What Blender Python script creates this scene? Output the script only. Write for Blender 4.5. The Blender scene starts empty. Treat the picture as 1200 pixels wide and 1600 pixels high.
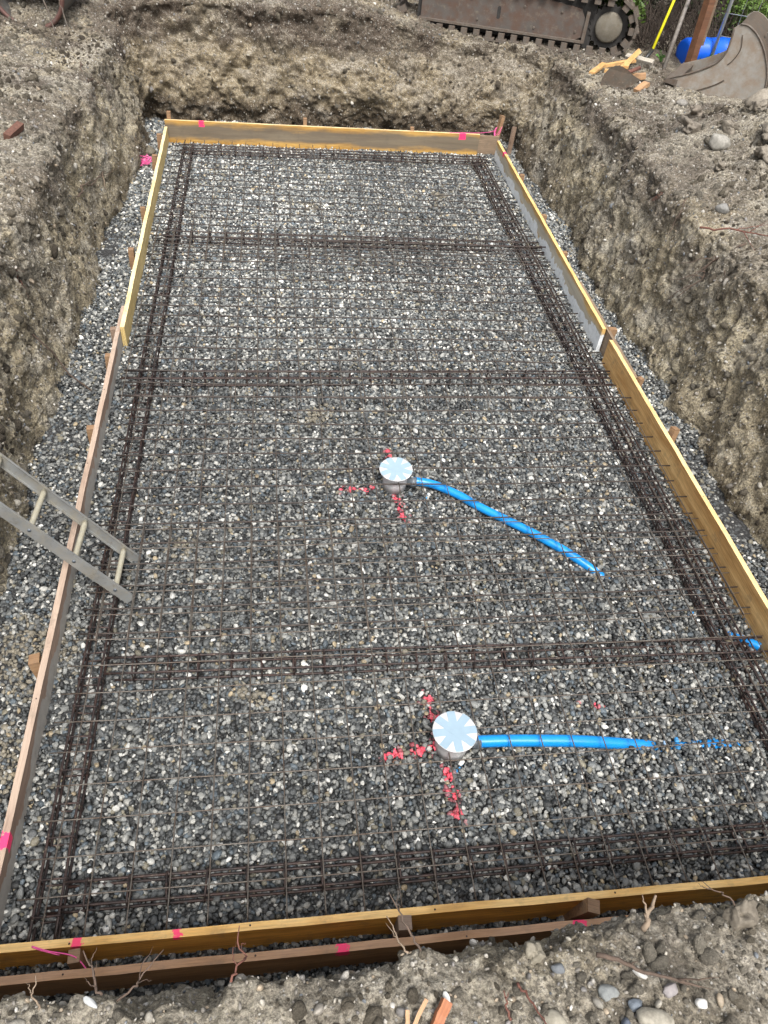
import bpy, bmesh, math, random
import numpy as np
from mathutils import Vector, Matrix, Euler
R = math.radians
random.seed(7); rng = np.random.default_rng(7)
S = bpy.context.scene; C = S.collection

# ---------------- camera ----------------
cd = bpy.data.cameras.new('camera'); cam = bpy.data.objects.new('camera', cd); C.objects.link(cam)
cam.location = (0.8823, -1.1296, 3.1945)
cam.rotation_euler = (0.78985, -0.087965, -0.11355)
cd.sensor_width = 36; cd.lens = 1186.0*36/1600; cd.clip_start = 0.05; cd.clip_end = 500
S.camera = cam
# ---------------- sky, sun, exposure ----------------
SUN_EL, SUN_AZ = 60, 176     # azimuth: direction the sun stands in, degrees from +y clockwise
w = bpy.data.worlds.new('World'); S.world = w; w.use_nodes = True
nt = w.node_tree; bg = nt.nodes['Background']
sky = nt.nodes.new('ShaderNodeTexSky'); sky.sky_type = 'NISHITA'; sky.sun_disc = False
sky.sun_elevation = R(SUN_EL); sky.sun_rotation = R(SUN_AZ); sky.dust_density = 6.0; sky.air_density = 1.0; sky.ozone_density = 1.0
hs = nt.nodes.new('ShaderNodeHueSaturation'); hs.inputs['Saturation'].default_value = 0.28   # cloud cover greys the sky
nt.links.new(sky.outputs[0], hs.inputs['Color']); nt.links.new(hs.outputs[0], bg.inputs[0])
bg.inputs[1].default_value = 0.125
sd = bpy.data.lights.new('sun', 'SUN'); sd.energy = 1.5; sd.angle = R(14); sd.color = (1.0, 0.97, 0.93)
sun = bpy.data.objects.new('sun', sd); C.objects.link(sun)
az = R(SUN_AZ); el = R(SUN_EL)
sdir = Vector((math.sin(az)*math.cos(el), math.cos(az)*math.cos(el), math.sin(el)))
sun.rotation_euler = sdir.to_track_quat('Z', 'Y').to_euler(); sun.location = sdir*30
vs = S.view_settings; vs.view_transform = 'Standard'; vs.look = 'None'; vs.exposure = 1.06; vs.gamma = 1; vs.use_curve_mapping = False

# ---------------- numpy noise ----------------
def _h(ix, iy, iz, seed):
    h = (ix.astype(np.int64)*73856093) ^ (iy.astype(np.int64)*19349663) ^ (iz.astype(np.int64)*83492791) ^ (seed*2654435761)
    h = h & 0xFFFFFFFF
    h = ((h ^ (h >> 16))*0x45d9f3b) & 0xFFFFFFFF
    h = ((h ^ (h >> 16))*0x45d9f3b) & 0xFFFFFFFF
    return (h ^ (h >> 16))/4294967295.0
def vn(P, s, seed=0):
    P = P*np.asarray(s, float); f = np.floor(P); t = P-f; t = t*t*(3-2*t); i = f.astype(np.int64)
    o = 0
    for a in (0, 1):
        for b in (0, 1):
            for c in (0, 1):
                wgt = (t[:, 0] if a else 1-t[:, 0])*(t[:, 1] if b else 1-t[:, 1])*(t[:, 2] if c else 1-t[:, 2])
                o = o+wgt*_h(i[:, 0]+a, i[:, 1]+b, i[:, 2]+c, seed)
    return o*2-1
def fbm(P, s, n, seed=0, g=.5):
    o = 0; a = 1; s = np.asarray(s, float)
    for k in range(n):
        o = o+a*vn(P, s, seed+k); a *= g; s = s*2.03
    return o
def worley(P, s, seed=0):
    P = P*s; i = np.floor(P).astype(np.int64); best = np.full(len(P), 9.)
    for a in (-1, 0, 1):
        for b in (-1, 0, 1):
            for c in (-1, 0, 1):
                q = i+np.array([a, b, c])
                px = q+np.stack([_h(q[:, 0], q[:, 1], q[:, 2], seed+k) for k in (1, 2, 3)], 1)
                best = np.minimum(best, ((P-px)**2).sum(1))
    return np.sqrt(best)
def sm(a, b, x):
    t = np.clip((x-a)/(b-a), 0, 1); return t*t*(3-2*t)

# ---------------- materials ----------------
class NT:
    def __init__(s, name, rough=.8):
        s.m = bpy.data.materials.new(name); s.m.use_nodes = True; s.t = s.m.node_tree
        s.b = s.t.nodes['Principled BSDF']; s.b.inputs['Roughness'].default_value = rough
        s.tc = s.n('ShaderNodeTexCoord')
    def n(s, k, **kw):
        o = s.t.nodes.new(k)
        for a, v in kw.items(): setattr(o, a, v)
        return o
    def l(s, a, b): s.t.links.new(a, b)
    def put(s, sock, v):
        if isinstance(v, bpy.types.NodeSocket): s.l(v, sock)
        else: sock.default_value = v
    def noise(s, scale=5, detail=4, rough=.55, vec=None, sc=None, dist=0.0):
        o = s.n('ShaderNodeTexNoise'); o.inputs['Scale'].default_value = scale; o.inputs['Detail'].default_value = detail
        o.inputs['Roughness'].default_value = rough; o.inputs['Distortion'].default_value = dist
        v = vec or s.tc.outputs['Object']
        if sc:
            m = s.n('ShaderNodeMapping'); m.inputs['Scale'].default_value = sc; s.l(v, m.inputs[0]); v = m.outputs[0]
        s.l(v, o.inputs['Vector']); return o.outputs['Fac']
    def voro(s, scale, vec=None, feat='F1', out='Distance'):
        o = s.n('ShaderNodeTexVoronoi', feature=feat); o.inputs['Scale'].default_value = scale
        s.l(vec or s.tc.outputs['Object'], o.inputs['Vector']); return o.outputs[out]
    def ramp(s, f, stops):
        o = s.n('ShaderNodeValToRGB'); s.put(o.inputs[0], f); e = o.color_ramp.elements
        while len(e) < len(stops): e.new(.5)
        for k, (p, c) in enumerate(stops):
            e[k].position = p
            if isinstance(c, (int, float)): c = (c, c, c)
            e[k].color = (*c, 1)
        return o.outputs[0]
    def mix(s, f, a, b, mode='MIX'):
        o = s.n('ShaderNodeMix', data_type='RGBA', blend_type=mode)
        for k, v in ((0, f), (6, a), (7, b)):
            if isinstance(v, tuple) and len(v) == 3: v = (*v, 1)
            s.put(o.inputs[k], v)
        return o.outputs[2]
    def math(s, op, a, b=0.0, c=0.0, clamp=False):
        o = s.n('ShaderNodeMath', operation=op, use_clamp=clamp); s.put(o.inputs[0], a); s.put(o.inputs[1], b); s.put(o.inputs[2], c); return o.outputs[0]
    def sep(s, v=None):
        o = s.n('ShaderNodeSeparateXYZ'); s.l(v or s.tc.outputs['Object'], o.inputs[0]); return o.outputs
    def bump(s, h, strength=.3, dist=.01, prev=None):
        o = s.n('ShaderNodeBump'); o.inputs['Strength'].default_value = strength; o.inputs['Distance'].default_value = dist; s.l(h, o.inputs['Height'])
        if prev: s.l(prev, o.inputs['Normal'])
        s.l(o.outputs[0], s.b.inputs['Normal']); return o.outputs[0]
    def col(s, v): s.put(s.b.inputs['Base Color'], (*v, 1) if isinstance(v, tuple) else v)

def simple(name, c, rough=.6, metal=0, var=.25, scale=20, bump=0, spec=None):
    q = NT(name, rough); q.b.inputs['Metallic'].default_value = metal
    f = q.noise(scale, 5)
    q.col(q.ramp(f, [(.25, tuple(x*(1-var) for x in c)), (.75, tuple(min(1, x*(1+var)) for x in c))]))
    if bump: q.bump(q.noise(scale*4, 4), bump, .003)
    if spec is not None: q.b.inputs['Specular IOR Level'].default_value = spec
    return q.m

def earth_mat(name, near=False):
    q = NT(name, .95); q.b.inputs['Specular IOR Level'].default_value = .2
    geo = q.n('ShaderNodeNewGeometry'); nz = q.sep(geo.outputs['True Normal'])[2]
    pos = q.sep(); z = pos[2]; y = pos[1]
    n1 = q.noise(1.7, 6, .6); n2 = q.noise(7, 6, .62); n3 = q.noise(28, 6, .7); n4 = q.noise(150, 4, .6)
    subsoil = q.ramp(n2, [(.34, (.175, .146, .098)), (.5, (.31, .266, .183)), (.68, (.43, .382, .280))])
    greys = q.ramp(n3, [(.34, (.11, .096, .076)), (.52, (.25, .228, .188)), (.68, (.42, .395, .34))])
    a = q.mix(q.ramp(q.math('ADD', n1, q.math('MULTIPLY', q.math('SUBTRACT', z, .5), .16)), [(.46, 0), (.62, .75)]), subsoil, greys)
    dark = q.ramp(n3, [(.3, (.05, .042, .033)), (.7, (.135, .115, .092))])
    # dark topsoil layer under the brink, broken up by noise
    lay = q.math('ADD', z, q.math('MULTIPLY', q.math('SUBTRACT', n2, .5), .55))
    layer = q.ramp(lay, [(.66, 0), (.84, 1)])
    layer = q.math('MULTIPLY', layer, q.ramp(q.math('MULTIPLY_ADD', y, .1, 0.0), [(.55, .12), (.78, 1)]))
    steep = q.ramp(nz, [(.45, 1), (.8, 0)])
    a = q.mix(q.math('MULTIPLY', q.math('MULTIPLY', layer, steep), .62), a, dark)
    # damp brown layer at the foot of the far end
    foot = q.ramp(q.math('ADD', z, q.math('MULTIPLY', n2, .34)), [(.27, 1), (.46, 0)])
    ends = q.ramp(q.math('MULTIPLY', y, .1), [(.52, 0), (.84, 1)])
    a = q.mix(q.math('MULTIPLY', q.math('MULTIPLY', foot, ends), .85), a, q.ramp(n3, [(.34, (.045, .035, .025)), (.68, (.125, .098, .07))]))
    # chalky pale patches
    a = q.mix(q.math('MULTIPLY', q.ramp(q.noise(2.6, 6, .6, sc=(1, 1, 1.5)), [(.56, 0), (.64, .6)]), q.ramp(nz, [(.0, 1), (1, .5)])), a, q.ramp(n3, [(.34, (.27, .25, .21)), (.66, (.50, .475, .41))]))
    # dry pale dust on the flat top
    mnear = q.math('LESS_THAN', y, -.3); mleft = q.ramp(q.math('MULTIPLY', pos[0], .25), [(.18, 1), (.42, .25)])
    tp = q.math('MAXIMUM', q.ramp(n2, [(.44, .05), (.66, 1)]), q.math('MULTIPLY', q.math('MULTIPLY', mnear, mleft), .85))
    top = q.math('MULTIPLY', q.ramp(nz, [(.6, 0), (.92, 1)]), tp)
    dust = q.ramp(n3, [(.34, (.15, .132, .104)), (.52, (.285, .258, .212)), (.68, (.43, .40, .34))])
    a = q.mix(top, a, dust)
    # dark humus, mostly along the brink of the far half
    hum = q.math('MULTIPLY', q.ramp(q.math('ADD', z, q.math('MULTIPLY', n1, .4)), [(.80, 0), (.98, 1)]), q.ramp(q.noise(1.9, 6, .62), [(.44, 0), (.56, 1)]))
    hum = q.math('MULTIPLY', hum, q.ramp(q.math('MULTIPLY', y, .1), [(.25, .25), (.6, .85)]))
    a = q.mix(hum, a, q.ramp(n3, [(.34, (.05, .040, .032)), (.68, (.15, .122, .098))]))
    # far end is darker, wetter clay
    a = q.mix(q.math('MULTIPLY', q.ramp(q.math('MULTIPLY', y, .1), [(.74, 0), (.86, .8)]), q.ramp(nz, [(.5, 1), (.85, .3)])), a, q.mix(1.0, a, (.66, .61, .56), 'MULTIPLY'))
    a = q.mix(q.math('MULTIPLY', mnear, q.math('MULTIPLY', mleft, .55)), a, (.40, .36, .285))
    # crumb-sized mottling
    a = q.mix(1.0, a, q.ramp(q.noise(75, 5, .75), [(.36, .42), (.5, 1.0), (.62, 1.55)]), 'MULTIPLY')
    # dark crumbs and pale grit
    a = q.mix(q.ramp(q.noise(60, 3, .7), [(.54, 0), (.62, .6)]), a, (.062, .052, .040))
    a = q.mix(q.ramp(q.noise(5, 7, .72), [(.53, 0), (.64, .5)]), a, (.075, .062, .048))
    g = q.n('ShaderNodeTexVoronoi'); g.inputs['Scale'].default_value = 95; q.l(q.tc.outputs['Object'], g.inputs[0])
    gs = q.sep(g.outputs['Color'])
    grit = q.math('MULTIPLY', q.math('GREATER_THAN', gs[0], .80), q.ramp(g.outputs['Distance'], [(.28, 1), (.40, 0)]))
    a = q.mix(q.math('MULTIPLY', grit, .85), a, q.ramp(gs[1], [(0, (.20, .18, .15)), (.7, (.36, .34, .30)), (1, (.52, .50, .46))]))
    q.col(a)
    b1 = q.bump(n3, .5, .02); b2 = q.bump(q.noise(85, 6, .75), .9, .016, b1); q.bump(n4, .5, .005, b2)
    return q.m
M = {}
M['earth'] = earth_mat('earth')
def clod_mat():
    q = NT('clod', .95); q.b.inputs['Specular IOR Level'].default_value = .2
    at = q.n('ShaderNodeAttribute', attribute_type='INSTANCER', attribute_name='col')
    q.col(q.mix(1.0, at.outputs['Color'], q.ramp(q.noise(3, 5, .7), [(.3, .55), (.7, 1.35)]), 'MULTIPLY'))
    q.bump(q.noise(6, 5, .7), .8, .15); return q.m
M['clod'] = clod_mat()
def pebble_mat():
    q = NT('pebble', .42)
    at = q.n('ShaderNodeAttribute', attribute_type='INSTANCER', attribute_name='col')
    f = q.noise(1.6, 5, .6)
    q.col(q.mix(1.0, at.outputs['Color'], q.ramp(f, [(.3, .72), (.7, 1.25)]), 'MULTIPLY'))
    q.l(q.ramp(q.noise(2.5, 3), [(.3, .28), (.7, .62)]), q.b.inputs['Roughness'])
    q.bump(q.noise(5, 4), .25, .12); return q.m
M['pebble'] = pebble_mat()
def stone_mat(name, c, c2):
    q = NT(name, .75); c = tuple(u*.8 for u in c); c2 = tuple(u*.8 for u in c2); q.col(q.ramp(q.noise(45, 6, .65), [(.3, c), (.65, c2)])); q.bump(q.noise(90, 4), .4, .004); return q.m
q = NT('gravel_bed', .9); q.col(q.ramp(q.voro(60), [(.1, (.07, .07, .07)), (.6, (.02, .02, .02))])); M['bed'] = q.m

def wood(name, lo, hi, grey=None, greyamt=0., white=None, spots=(), lower=None, rough=.62, gs=1.0, ends=None, edge=None):
    """grain runs along local x; z is height; spots = sprayed pink marks (x, halfwidth, zmin)"""
    q = NT(name, rough); p = q.sep(); x, y, z = p[0], p[1], p[2]
    g1 = q.noise(1.0*gs, 8, .62, sc=(1.2, 16, 16), dist=.6); g2 = q.noise(1.0, 6, .7, sc=(7, 130, 130))
    a = q.ramp(g1, [(.30, lo), (.52, tuple((u+v)/2 for u, v in zip(lo, hi))), (.72, hi)])
    a = q.mix(q.ramp(g2, [(.35, .55), (.6, 0)]), a, tuple(u*.45 for u in lo))
    kn = q.n('ShaderNodeTexVoronoi'); kn.inputs['Scale'].default_value = 1; mp = q.n('ShaderNodeMapping'); mp.inputs['Scale'].default_value = (1.7, 5, 5); q.l(q.tc.outputs['Object'], mp.inputs[0]); q.l(mp.outputs[0], kn.inputs[0])
    a = q.mix(q.ramp(kn.outputs['Distance'], [(.05, .8), (.13, 0)]), a, tuple(u*.3 for u in lo))
    if grey:
        zz = q.math('ADD', z, q.math('MULTIPLY', q.math('SUBTRACT', q.noise(1, 5, .6, sc=(2.2, 9, 9)), .5), .16))
        zone = q.ramp(q.math('ABSOLUTE', q.math('SUBTRACT', zz, grey[1])), [(grey[2]*.5, greyamt), (grey[2], 0)])
        a = q.mix(zone, a, q.ramp(g1, [(.3, tuple(u*.6 for u in grey[0])), (.7, grey[0])]))
    if white:
        zz = q.math('ADD', z, q.math('MULTIPLY', q.math('SUBTRACT', q.noise(1, 6, .6, sc=(2.6, 3, 3)), .5), .34))
        a = q.mix(q.ramp(zz, [(white[1]-.008, 1), (white[1]+.008, 0)]), a, q.ramp(q.noise(30, 5), [(.3, tuple(u*.8 for u in white[0])), (.7, white[0])]))
    if ends:   # weathered band towards one end, x > ends[0]
        a = q.mix(q.ramp(q.math('ADD', x, q.math('MULTIPLY', g1, .5)), [(0, 0), (1, 1)]), a, a)
    if edge:   # paler sawn edge on top of the board
        ge = q.n('ShaderNodeNewGeometry'); up = q.sep(ge.outputs['True Normal'])[2]
        a = q.mix(q.math('MULTIPLY', q.ramp(up, [(.80, 0), (.95, 1)]), q.ramp(q.noise(1, 5, .6, sc=(3, 12, 12)), [(.36, .35), (.55, .9)])), a, q.mix(q.ramp(g2, [(.4, .5), (.6, 0)]), edge, tuple(u*.6 for u in edge)))
    # dirt
    a = q.mix(q.ramp(q.noise(9, 6, .7), [(.55, 0), (.72, .45)]), a, (.10, .085, .065))
    for (sx, hw, zm) in spots:
        d = q.math('ADD', q.math('ABSOLUTE', q.math('SUBTRACT', x, sx)), q.math('MULTIPLY', q.math('SUBTRACT', q.noise(70, 5), .5), .07))
        mk = q.math('MULTIPLY', q.math('LESS_THAN', d, hw), q.math('GREATER_THAN', q.math('ADD', z, q.math('MULTIPLY', q.noise(40, 3), .012)), zm))
        a = q.mix(q.math('MULTIPLY', mk, .93), a, (.95, .03, .16))
    q.col(a); q.bump(g2, .35, .003); return q.m
def metal(name, c, rust=None, amt=.5, rough=.5, met=.6, scale=9):
    q = NT(name, rough); q.b.inputs['Metallic'].default_value = met
    a = q.ramp(q.noise(scale, 6), [(.3, tuple(u*.7 for u in c)), (.7, c)])
    if rust: a = q.mix(q.ramp(q.noise(scale*1.3, 8, .7), [(.5-amt*.25, 0), (.62, .9)]), a, rust)
    a = q.mix(q.ramp(q.noise(scale*3, 6, .7), [(.55, 0), (.7, .5)]), a, (.20, .17, .13))
    q.col(a); q.bump(q.noise(scale*8, 4), .2, .002); return q.m
M['bar'] = metal('rebar_steel', (.028, .022, .022), (.05, .025, .019), .4, .55, .35, 14)
M['wire'] = metal('mesh_wire', (.16, .145, .125), (.075, .05, .036), .45, .5, .45, 8)
M['wiredark'] = metal('dark_mesh_wire', (.055, .048, .043), (.045, .03, .024), .45, .55, .4, 8)
M['stake'] = wood('stake_wood', (.19, .10, .05), (.42, .27, .15))
M['stakegrey'] = wood('stake_wood_weathered', (.20, .13, .09), (.36, .26, .19))
M['endgrain'] = wood('end_grain_wood', (.50, .30, .12), (.75, .50, .24))

# ---------------- object helpers ----------------
def tag(o, label=None, cat=None, group=None, kind=None):
    if label: o['label'] = label
    if cat: o['category'] = cat
    if group: o['group'] = group
    if kind: o['kind'] = kind
    return o
def empty(name, loc=(0, 0, 0), rot=(0, 0, 0)):
    o = bpy.data.objects.new(name, None); o.empty_display_size = .1; o.location = loc; o.rotation_euler = rot; C.objects.link(o); return o
def obj(name, bm, mat, parent=None, smooth=False, loc=None, rot=None):
    me = bpy.data.meshes.new(name); bm.normal_update(); bm.to_mesh(me); bm.free(); me.materials.append(mat)
    if smooth: me.polygons.foreach_set('use_smooth', [True]*len(me.polygons))
    o = bpy.data.objects.new(name, me); C.objects.link(o)
    if parent: o.parent = parent
    if loc is not None: o.location = loc
    if rot is not None: o.rotation_euler = rot
    return o
def npmesh(name, V, F, mat, smooth=True):
    me = bpy.data.meshes.new(name); V = np.asarray(V, np.float32); F = np.asarray(F, np.int32)
    me.vertices.add(len(V)); me.vertices.foreach_set('co', V.ravel())
    k = F.shape[1]; me.loops.add(F.size); me.loops.foreach_set('vertex_index', F.ravel())
    me.polygons.add(len(F)); me.polygons.foreach_set('loop_start', np.arange(0, F.size, k, dtype=np.int32)); me.polygons.foreach_set('loop_total', np.full(len(F), k, np.int32))
    me.polygons.foreach_set('use_smooth', np.full(len(F), smooth)); me.update(); me.validate(); 
    if mat: me.materials.append(mat)
    o = bpy.data.objects.new(name, me); C.objects.link(o); return o
def box(bm, x0, x1, y0, y1, z0, z1, M4=None, bev=0, nx=1, wob=0):
    vs = []
    ret = bmesh.ops.create_grid(bm, x_segments=1, y_segments=1, size=1)  # placeholder grid removed below
    bmesh.ops.delete(bm, geom=ret['verts'], context='VERTS')
    rows = []
    for i in range(nx+1):
        x = x0+(x1-x0)*i/nx; dy = random.uniform(-wob, wob); dz = random.uniform(-wob, wob)*.6
        rows.append([bm.verts.new((x, yy+dy, zz+dz)) for yy, zz in ((y0, z0), (y1, z0), (y1, z1), (y0, z1))])
    fs = []
    for a, b in zip(rows, rows[1:]):
        for k in range(4): fs.append(bm.faces.new((a[k], a[(k+1) % 4], b[(k+1) % 4], b[k])))
    fs.append(bm.faces.new(rows[0][::-1])); fs.append(bm.faces.new(rows[-1]))
    allv = [v for r in rows for v in r]
    if bev:
        ed = {e for f in fs for e in f.edges if len(e.link_faces) == 2 and e.calc_face_angle(0) > .6}
        r = bmesh.ops.bevel(bm, geom=list(ed), offset=bev, segments=2, affect='EDGES', profile=.5)
        allv = list({v for f in r['faces'] for v in f.verts} | {v for v in allv if v.is_valid})
    if M4: bmesh.ops.transform(bm, matrix=M4, verts=allv)
    return allv
def tube(bm, pts, r, n=8, caps=True, taper=None):
    pts = [Vector(p) for p in pts]; rings = []
    t0 = (pts[1]-pts[0]).normalized(); up = Vector((0, 0, 1)) if abs(t0.z) < .9 else Vector((1, 0, 0))
    nn = t0.cross(up).normalized()
    for i, p in enumerate(pts):
        t = (pts[min(i+1, len(pts)-1)]-pts[max(i-1, 0)]).normalized()
        nn = (nn-t*nn.dot(t)).normalized(); bb = t.cross(nn)
        rr = r*(taper[i] if taper else 1)
        rings.append([bm.verts.new(p+(nn*math.cos(a)+bb*math.sin(a))*rr) for a in [2*math.pi*k/n for k in range(n)]])
    for a, b in zip(rings, rings[1:]):
        for k in range(n): bm.faces.new((a[k], a[(k+1) % n], b[(k+1) % n], b[k]))
    if caps: bm.faces.new(rings[0][::-1]); bm.faces.new(rings[-1])
def lathe(bm, prof, n=48, M4=None):
    rings = []; vs = []
    for r, z in prof:
        ring = [bm.verts.new((r*math.cos(2*math.pi*k/n), r*math.sin(2*math.pi*k/n), z)) for k in range(n)]; rings.append(ring); vs += ring
    for a, b in zip(rings, rings[1:]):
        for k in range(n): bm.faces.new((a[k], a[(k+1) % n], b[(k+1) % n], b[k]))
    bm.faces.new(rings[0][::-1]); bm.faces.new(rings[-1])
    if M4: bmesh.ops.transform(bm, matrix=M4, verts=vs)
def prism(bm, poly, y0, y1, M4=None):
    """polygon in x,z extruded along y"""
    a = [bm.verts.new((x, y0, z)) for x, z in poly]; b = [bm.verts.new((x, y1, z)) for x, z in poly]; n = len(poly)
    bm.faces.new(a); bm.faces.new(b[::-1])
    for k in range(n): bm.faces.new((a[k], b[k], b[(k+1) % n], a[(k+1) % n]))
    bmesh.ops.recalc_face_normals(bm, faces=bm.faces)
    if M4: bmesh.ops.transform(bm, matrix=M4, verts=a+b)
def rock(bm, r, sc=(1, 1, .7), seed=0, sub=3, rough=.18):
    g = bmesh.ops.create_icosphere(bm, subdivisions=sub, radius=1); vs = g['verts']
    rr = random.Random(seed); pl = []
    for k in range(7):
        v = Vector((rr.gauss(0, 1), rr.gauss(0, 1), rr.gauss(0, 1))).normalized(); pl.append((v, rr.uniform(.68, .95)))
    P = np.array([v.co[:] for v in vs]); nz = fbm(P, 1.3, 3, seed)*rough
    for v, q in zip(vs, nz):
        c = v.co*(1+q)
        for d, k in pl:
            e = c.dot(d)-k
            if e > 0: c = c-d*e*.9
        v.co = Vector((c.x*sc[0]*r, c.y*sc[1]*r, c.z*sc[2]*r))
    return vs

# ---------------- the pit: one earth sheet (wall + surrounding ground) ----------------
GZ = -0.085          # gravel surface (mesh plane is z = 0)
X0, X1, Y0, Y1 = -0.58, 3.86, -0.40, 8.82
def loop():
    """base outline, counter-clockwise seen from above starting near-left; returns pos, outward normal, zone"""
    P = []; N = []
    def seg(ax, ay, bx, by, step, nx, ny):
        L = math.hypot(bx-ax, by-ay); n = max(2, int(L/step))
        for k in range(n): t = k/n; P.append((ax+(bx-ax)*t, ay+(by-ay)*t)); N.append((nx, ny))
    def arc(cx, cy, a0, a1, n, r=.14):
        for k in range(n):
            a = a0+(a1-a0)*k/n; P.append((cx+r*math.cos(a), cy+r*math.sin(a))); N.append((math.cos(a), math.sin(a)))
    r = .14
    arc(X0+r, Y0+r, math.pi, 1.5*math.pi, 30); seg(X0+r, Y0, 2.7, Y0, .0065, 0, -1); seg(2.7, Y0, X1-r, Y0, .04, 0, -1)
    arc(X1-r, Y0+r, 1.5*math.pi, 2*math.pi, 24); seg(X1, Y0+r, X1, 1.2, .03, 1, 0); seg(X1, 1.2, X1, 5.5, .0105, 1, 0); seg(X1, 5.5, X1, Y1-r, .013, 1, 0)
    arc(X1-r, Y1-r, 0, .5*math.pi, 60); seg(X1-r, Y1, X0+r, Y1, .013, 0, 1)
    arc(X0+r, Y1-r, .5*math.pi, math.pi, 60); seg(X0, Y1-r, X0, 5, .013, -1, 0); seg(X0, 5, X0, 1.0, .0105, -1, 0); seg(X0, 1.0, X0, Y0+r, .03, -1, 0)
    return np.array(P), np.array(N)
def gauss(x, y, cx, cy, sx, sy, h): return h*np.exp(-((x-cx)/sx)**2-((y-cy)/sy)**2)
def ground_z(x, y):
    z = 0.95+0*x
    z = z+sm(7.6, 8.8, y)*(.17-.26*sm(1.9, 3.3, x)-.07*sm(.3, -1, x))+.10*np.clip(-(x+.85), 0, 1.2)
    z = z+.05*sm(0, -1, y)
    z = z+gauss(x, y, 5.35, 5.7, .75, .75, .22)+gauss(x, y, 5.9, 4.6, .8, 1.4, .30)+gauss(x, y, -1.3, 5, .5, 1.6, .05)
    z = z+gauss(x, y, 7.5, 10.5, 2.2, 1.2, .25)
    return z
def build_earth():
    P, N = loop(); n = len(P); x, y = P[:, 0], P[:, 1]
    P3 = np.stack([x, y, 0*x], 1)
    far = sm(8.2, 8.75, y); near = sm(.1, -.3, y); right = sm(3.5, 3.85, x)*(1-near); left = sm(-.2, -.55, x)*(1-near)
    wob = .05*vn(P3, 1.1, 5)+.025*vn(P3, 3.1, 6)
    wob = wob*(1-.7*near)-.16*left*sm(5.8, 7.7, y)*sm(9.2, 8.3, y)
    wid = .17*left+.28*right+.30*far+.14*near; wid = wid/np.maximum(.6, (left+right+far+near))
    wid = wid+far*.16*sm(2.2, 3.3, x)
    wid = wid+.05*vn(P3, 1.3, 9)*(1-near)+.05*right*vn(P3, .8, 19)
    wid = wid+near*(.020*vn(P3, 7, 31)+.014*vn(P3, 17, 32)+.065-.105*sm(.9, 2.3, x))
    tw = np.concatenate([np.linspace(0, 1, 100)]); rows = []
    for t in tw:                               # wall
        o = wob+wid*(t**1.15)+.10*left*sm(5.8, 7.7, y)*t-far*.11*math.sin(math.pi*min(1, t*1.1))**1.0+far*.02*(1-t)**2
        bx = x+N[:, 0]*(o+wid*.0); by = y+N[:, 1]*o
        H = ground_z(x+N[:, 0]*.3, y+N[:, 1]*.3)
        zz = -.14+(H-.05+.14)*t
        rows.append(np.stack([bx, by, zz], 1))
    offs = np.concatenate([np.linspace(.0, .12, 14)[1:], .12+np.linspace(0, 1.2, 95)[1:], 1.32+np.linspace(0, 1, 34)[1:]**1.4*5, 6.32+np.linspace(0, 1, 18)[1:]**2*60])
    for d in offs:                             # brink rounding, then flat ground
        o = wob+wid+.10*left*sm(5.8, 7.7, y)+d; bx = x+N[:, 0]*o; by = y+N[:, 1]*o
        zz = ground_z(bx, by)-.05*math.exp(-d/.035)-near*.03*(1-math.exp(-max(0, d-.0)/.10))*0
        rows.append(np.stack([bx, by, zz], 1))
    G = np.array(rows); m = len(G)
    # smooth normals of the base grid
    def normals(G):
        du = np.roll(G, -1, 1)-np.roll(G, 1, 1); dv = np.gradient(G, axis=0)
        k = np.cross(dv, du); k /= np.linalg.norm(k, axis=2, keepdims=True)+1e-12; return k
    Nn = normals(G)
    if Nn[-30, :, 2].mean() < 0: Nn = -Nn
    F = G.reshape(-1, 3); K = Nn.reshape(-1, 3)
    flat = sm(.5, .9, K[:, 2]); yy = F[:, 1]; isnear = sm(-.15, -.38, yy); isfar = sm(8.1, 8.7, yy)
    reach = sm(14, 8, np.hypot(F[:, 0]-1.6, F[:, 1]-4.5))
    amp = (1-flat)*(1-.45*isnear)+flat*.62*(1-.4*isnear)
    d = amp*(.040*fbm(F, 1.9, 3, 11)*(1+.8*isfar)+.018*fbm(F, 6.5, 3, 15))
    rid = 1-np.abs(fbm(F, 4.2, 3, 23)); d += (1-flat)*(.030*(rid-.6))*(.5+1.3*isfar)*(1-.6*isnear)
    d += (1-flat)*(1-isfar)*.015*fbm(F*np.array([1, 1, .16]), 13, 4, 40, .6)     # bucket scrape streaks
    def step(v):                                   # broken, faceted faces
        f = np.floor(v); return f+sm(.18, .82, v-f)
    d += (1-flat*.75)*(1-.5*isnear)*(.017+.022*isfar)*(step(fbm(F, 2.6, 4, 50, .55)*2.6)/2)
    d += (1-flat*.3)*(.0075+.004*isfar)*step(fbm(F, 7.5, 4, 54, .6)*2.8)
    wo2 = worley(F, 27, 60); d += (flat*.012+.003)*(.55-wo2)
    d += (.0085+.002*isfar)*fbm(F, 20, 5, 80, .66)
    crack = np.abs(vn(F*np.array([1, 1, 1.6]), 5.5, 120)+.35*vn(F, 16, 121)); d -= (1-flat)*.020*sm(.08, .0, crack)*sm(-.2, .4, vn(F, 1.7, 122))
    chunk = sm(.15, .6, vn(F, 3.3, 90)); d += (1-flat)*.045*chunk*(.4+1.3*isfar)*vn(F, 9, 91)
    d = d*reach
    d = d+(1-flat)*(1-isfar)*(1-isnear)*sm(.55, .05, F[:, 2])*(-.5)*(.0065*fbm(F, 20, 5, 80, .66)+.011*step(fbm(F, 7.5, 4, 54, .6)*2.8))
    F = F+K*d[:, None]
    # heap of spoil and rubble at the right: lumpier
    hp = np.exp(-((F[:, 0]-5.7)/.9)**2-((F[:, 1]-5.0)/1.4)**2)*flat
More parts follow.
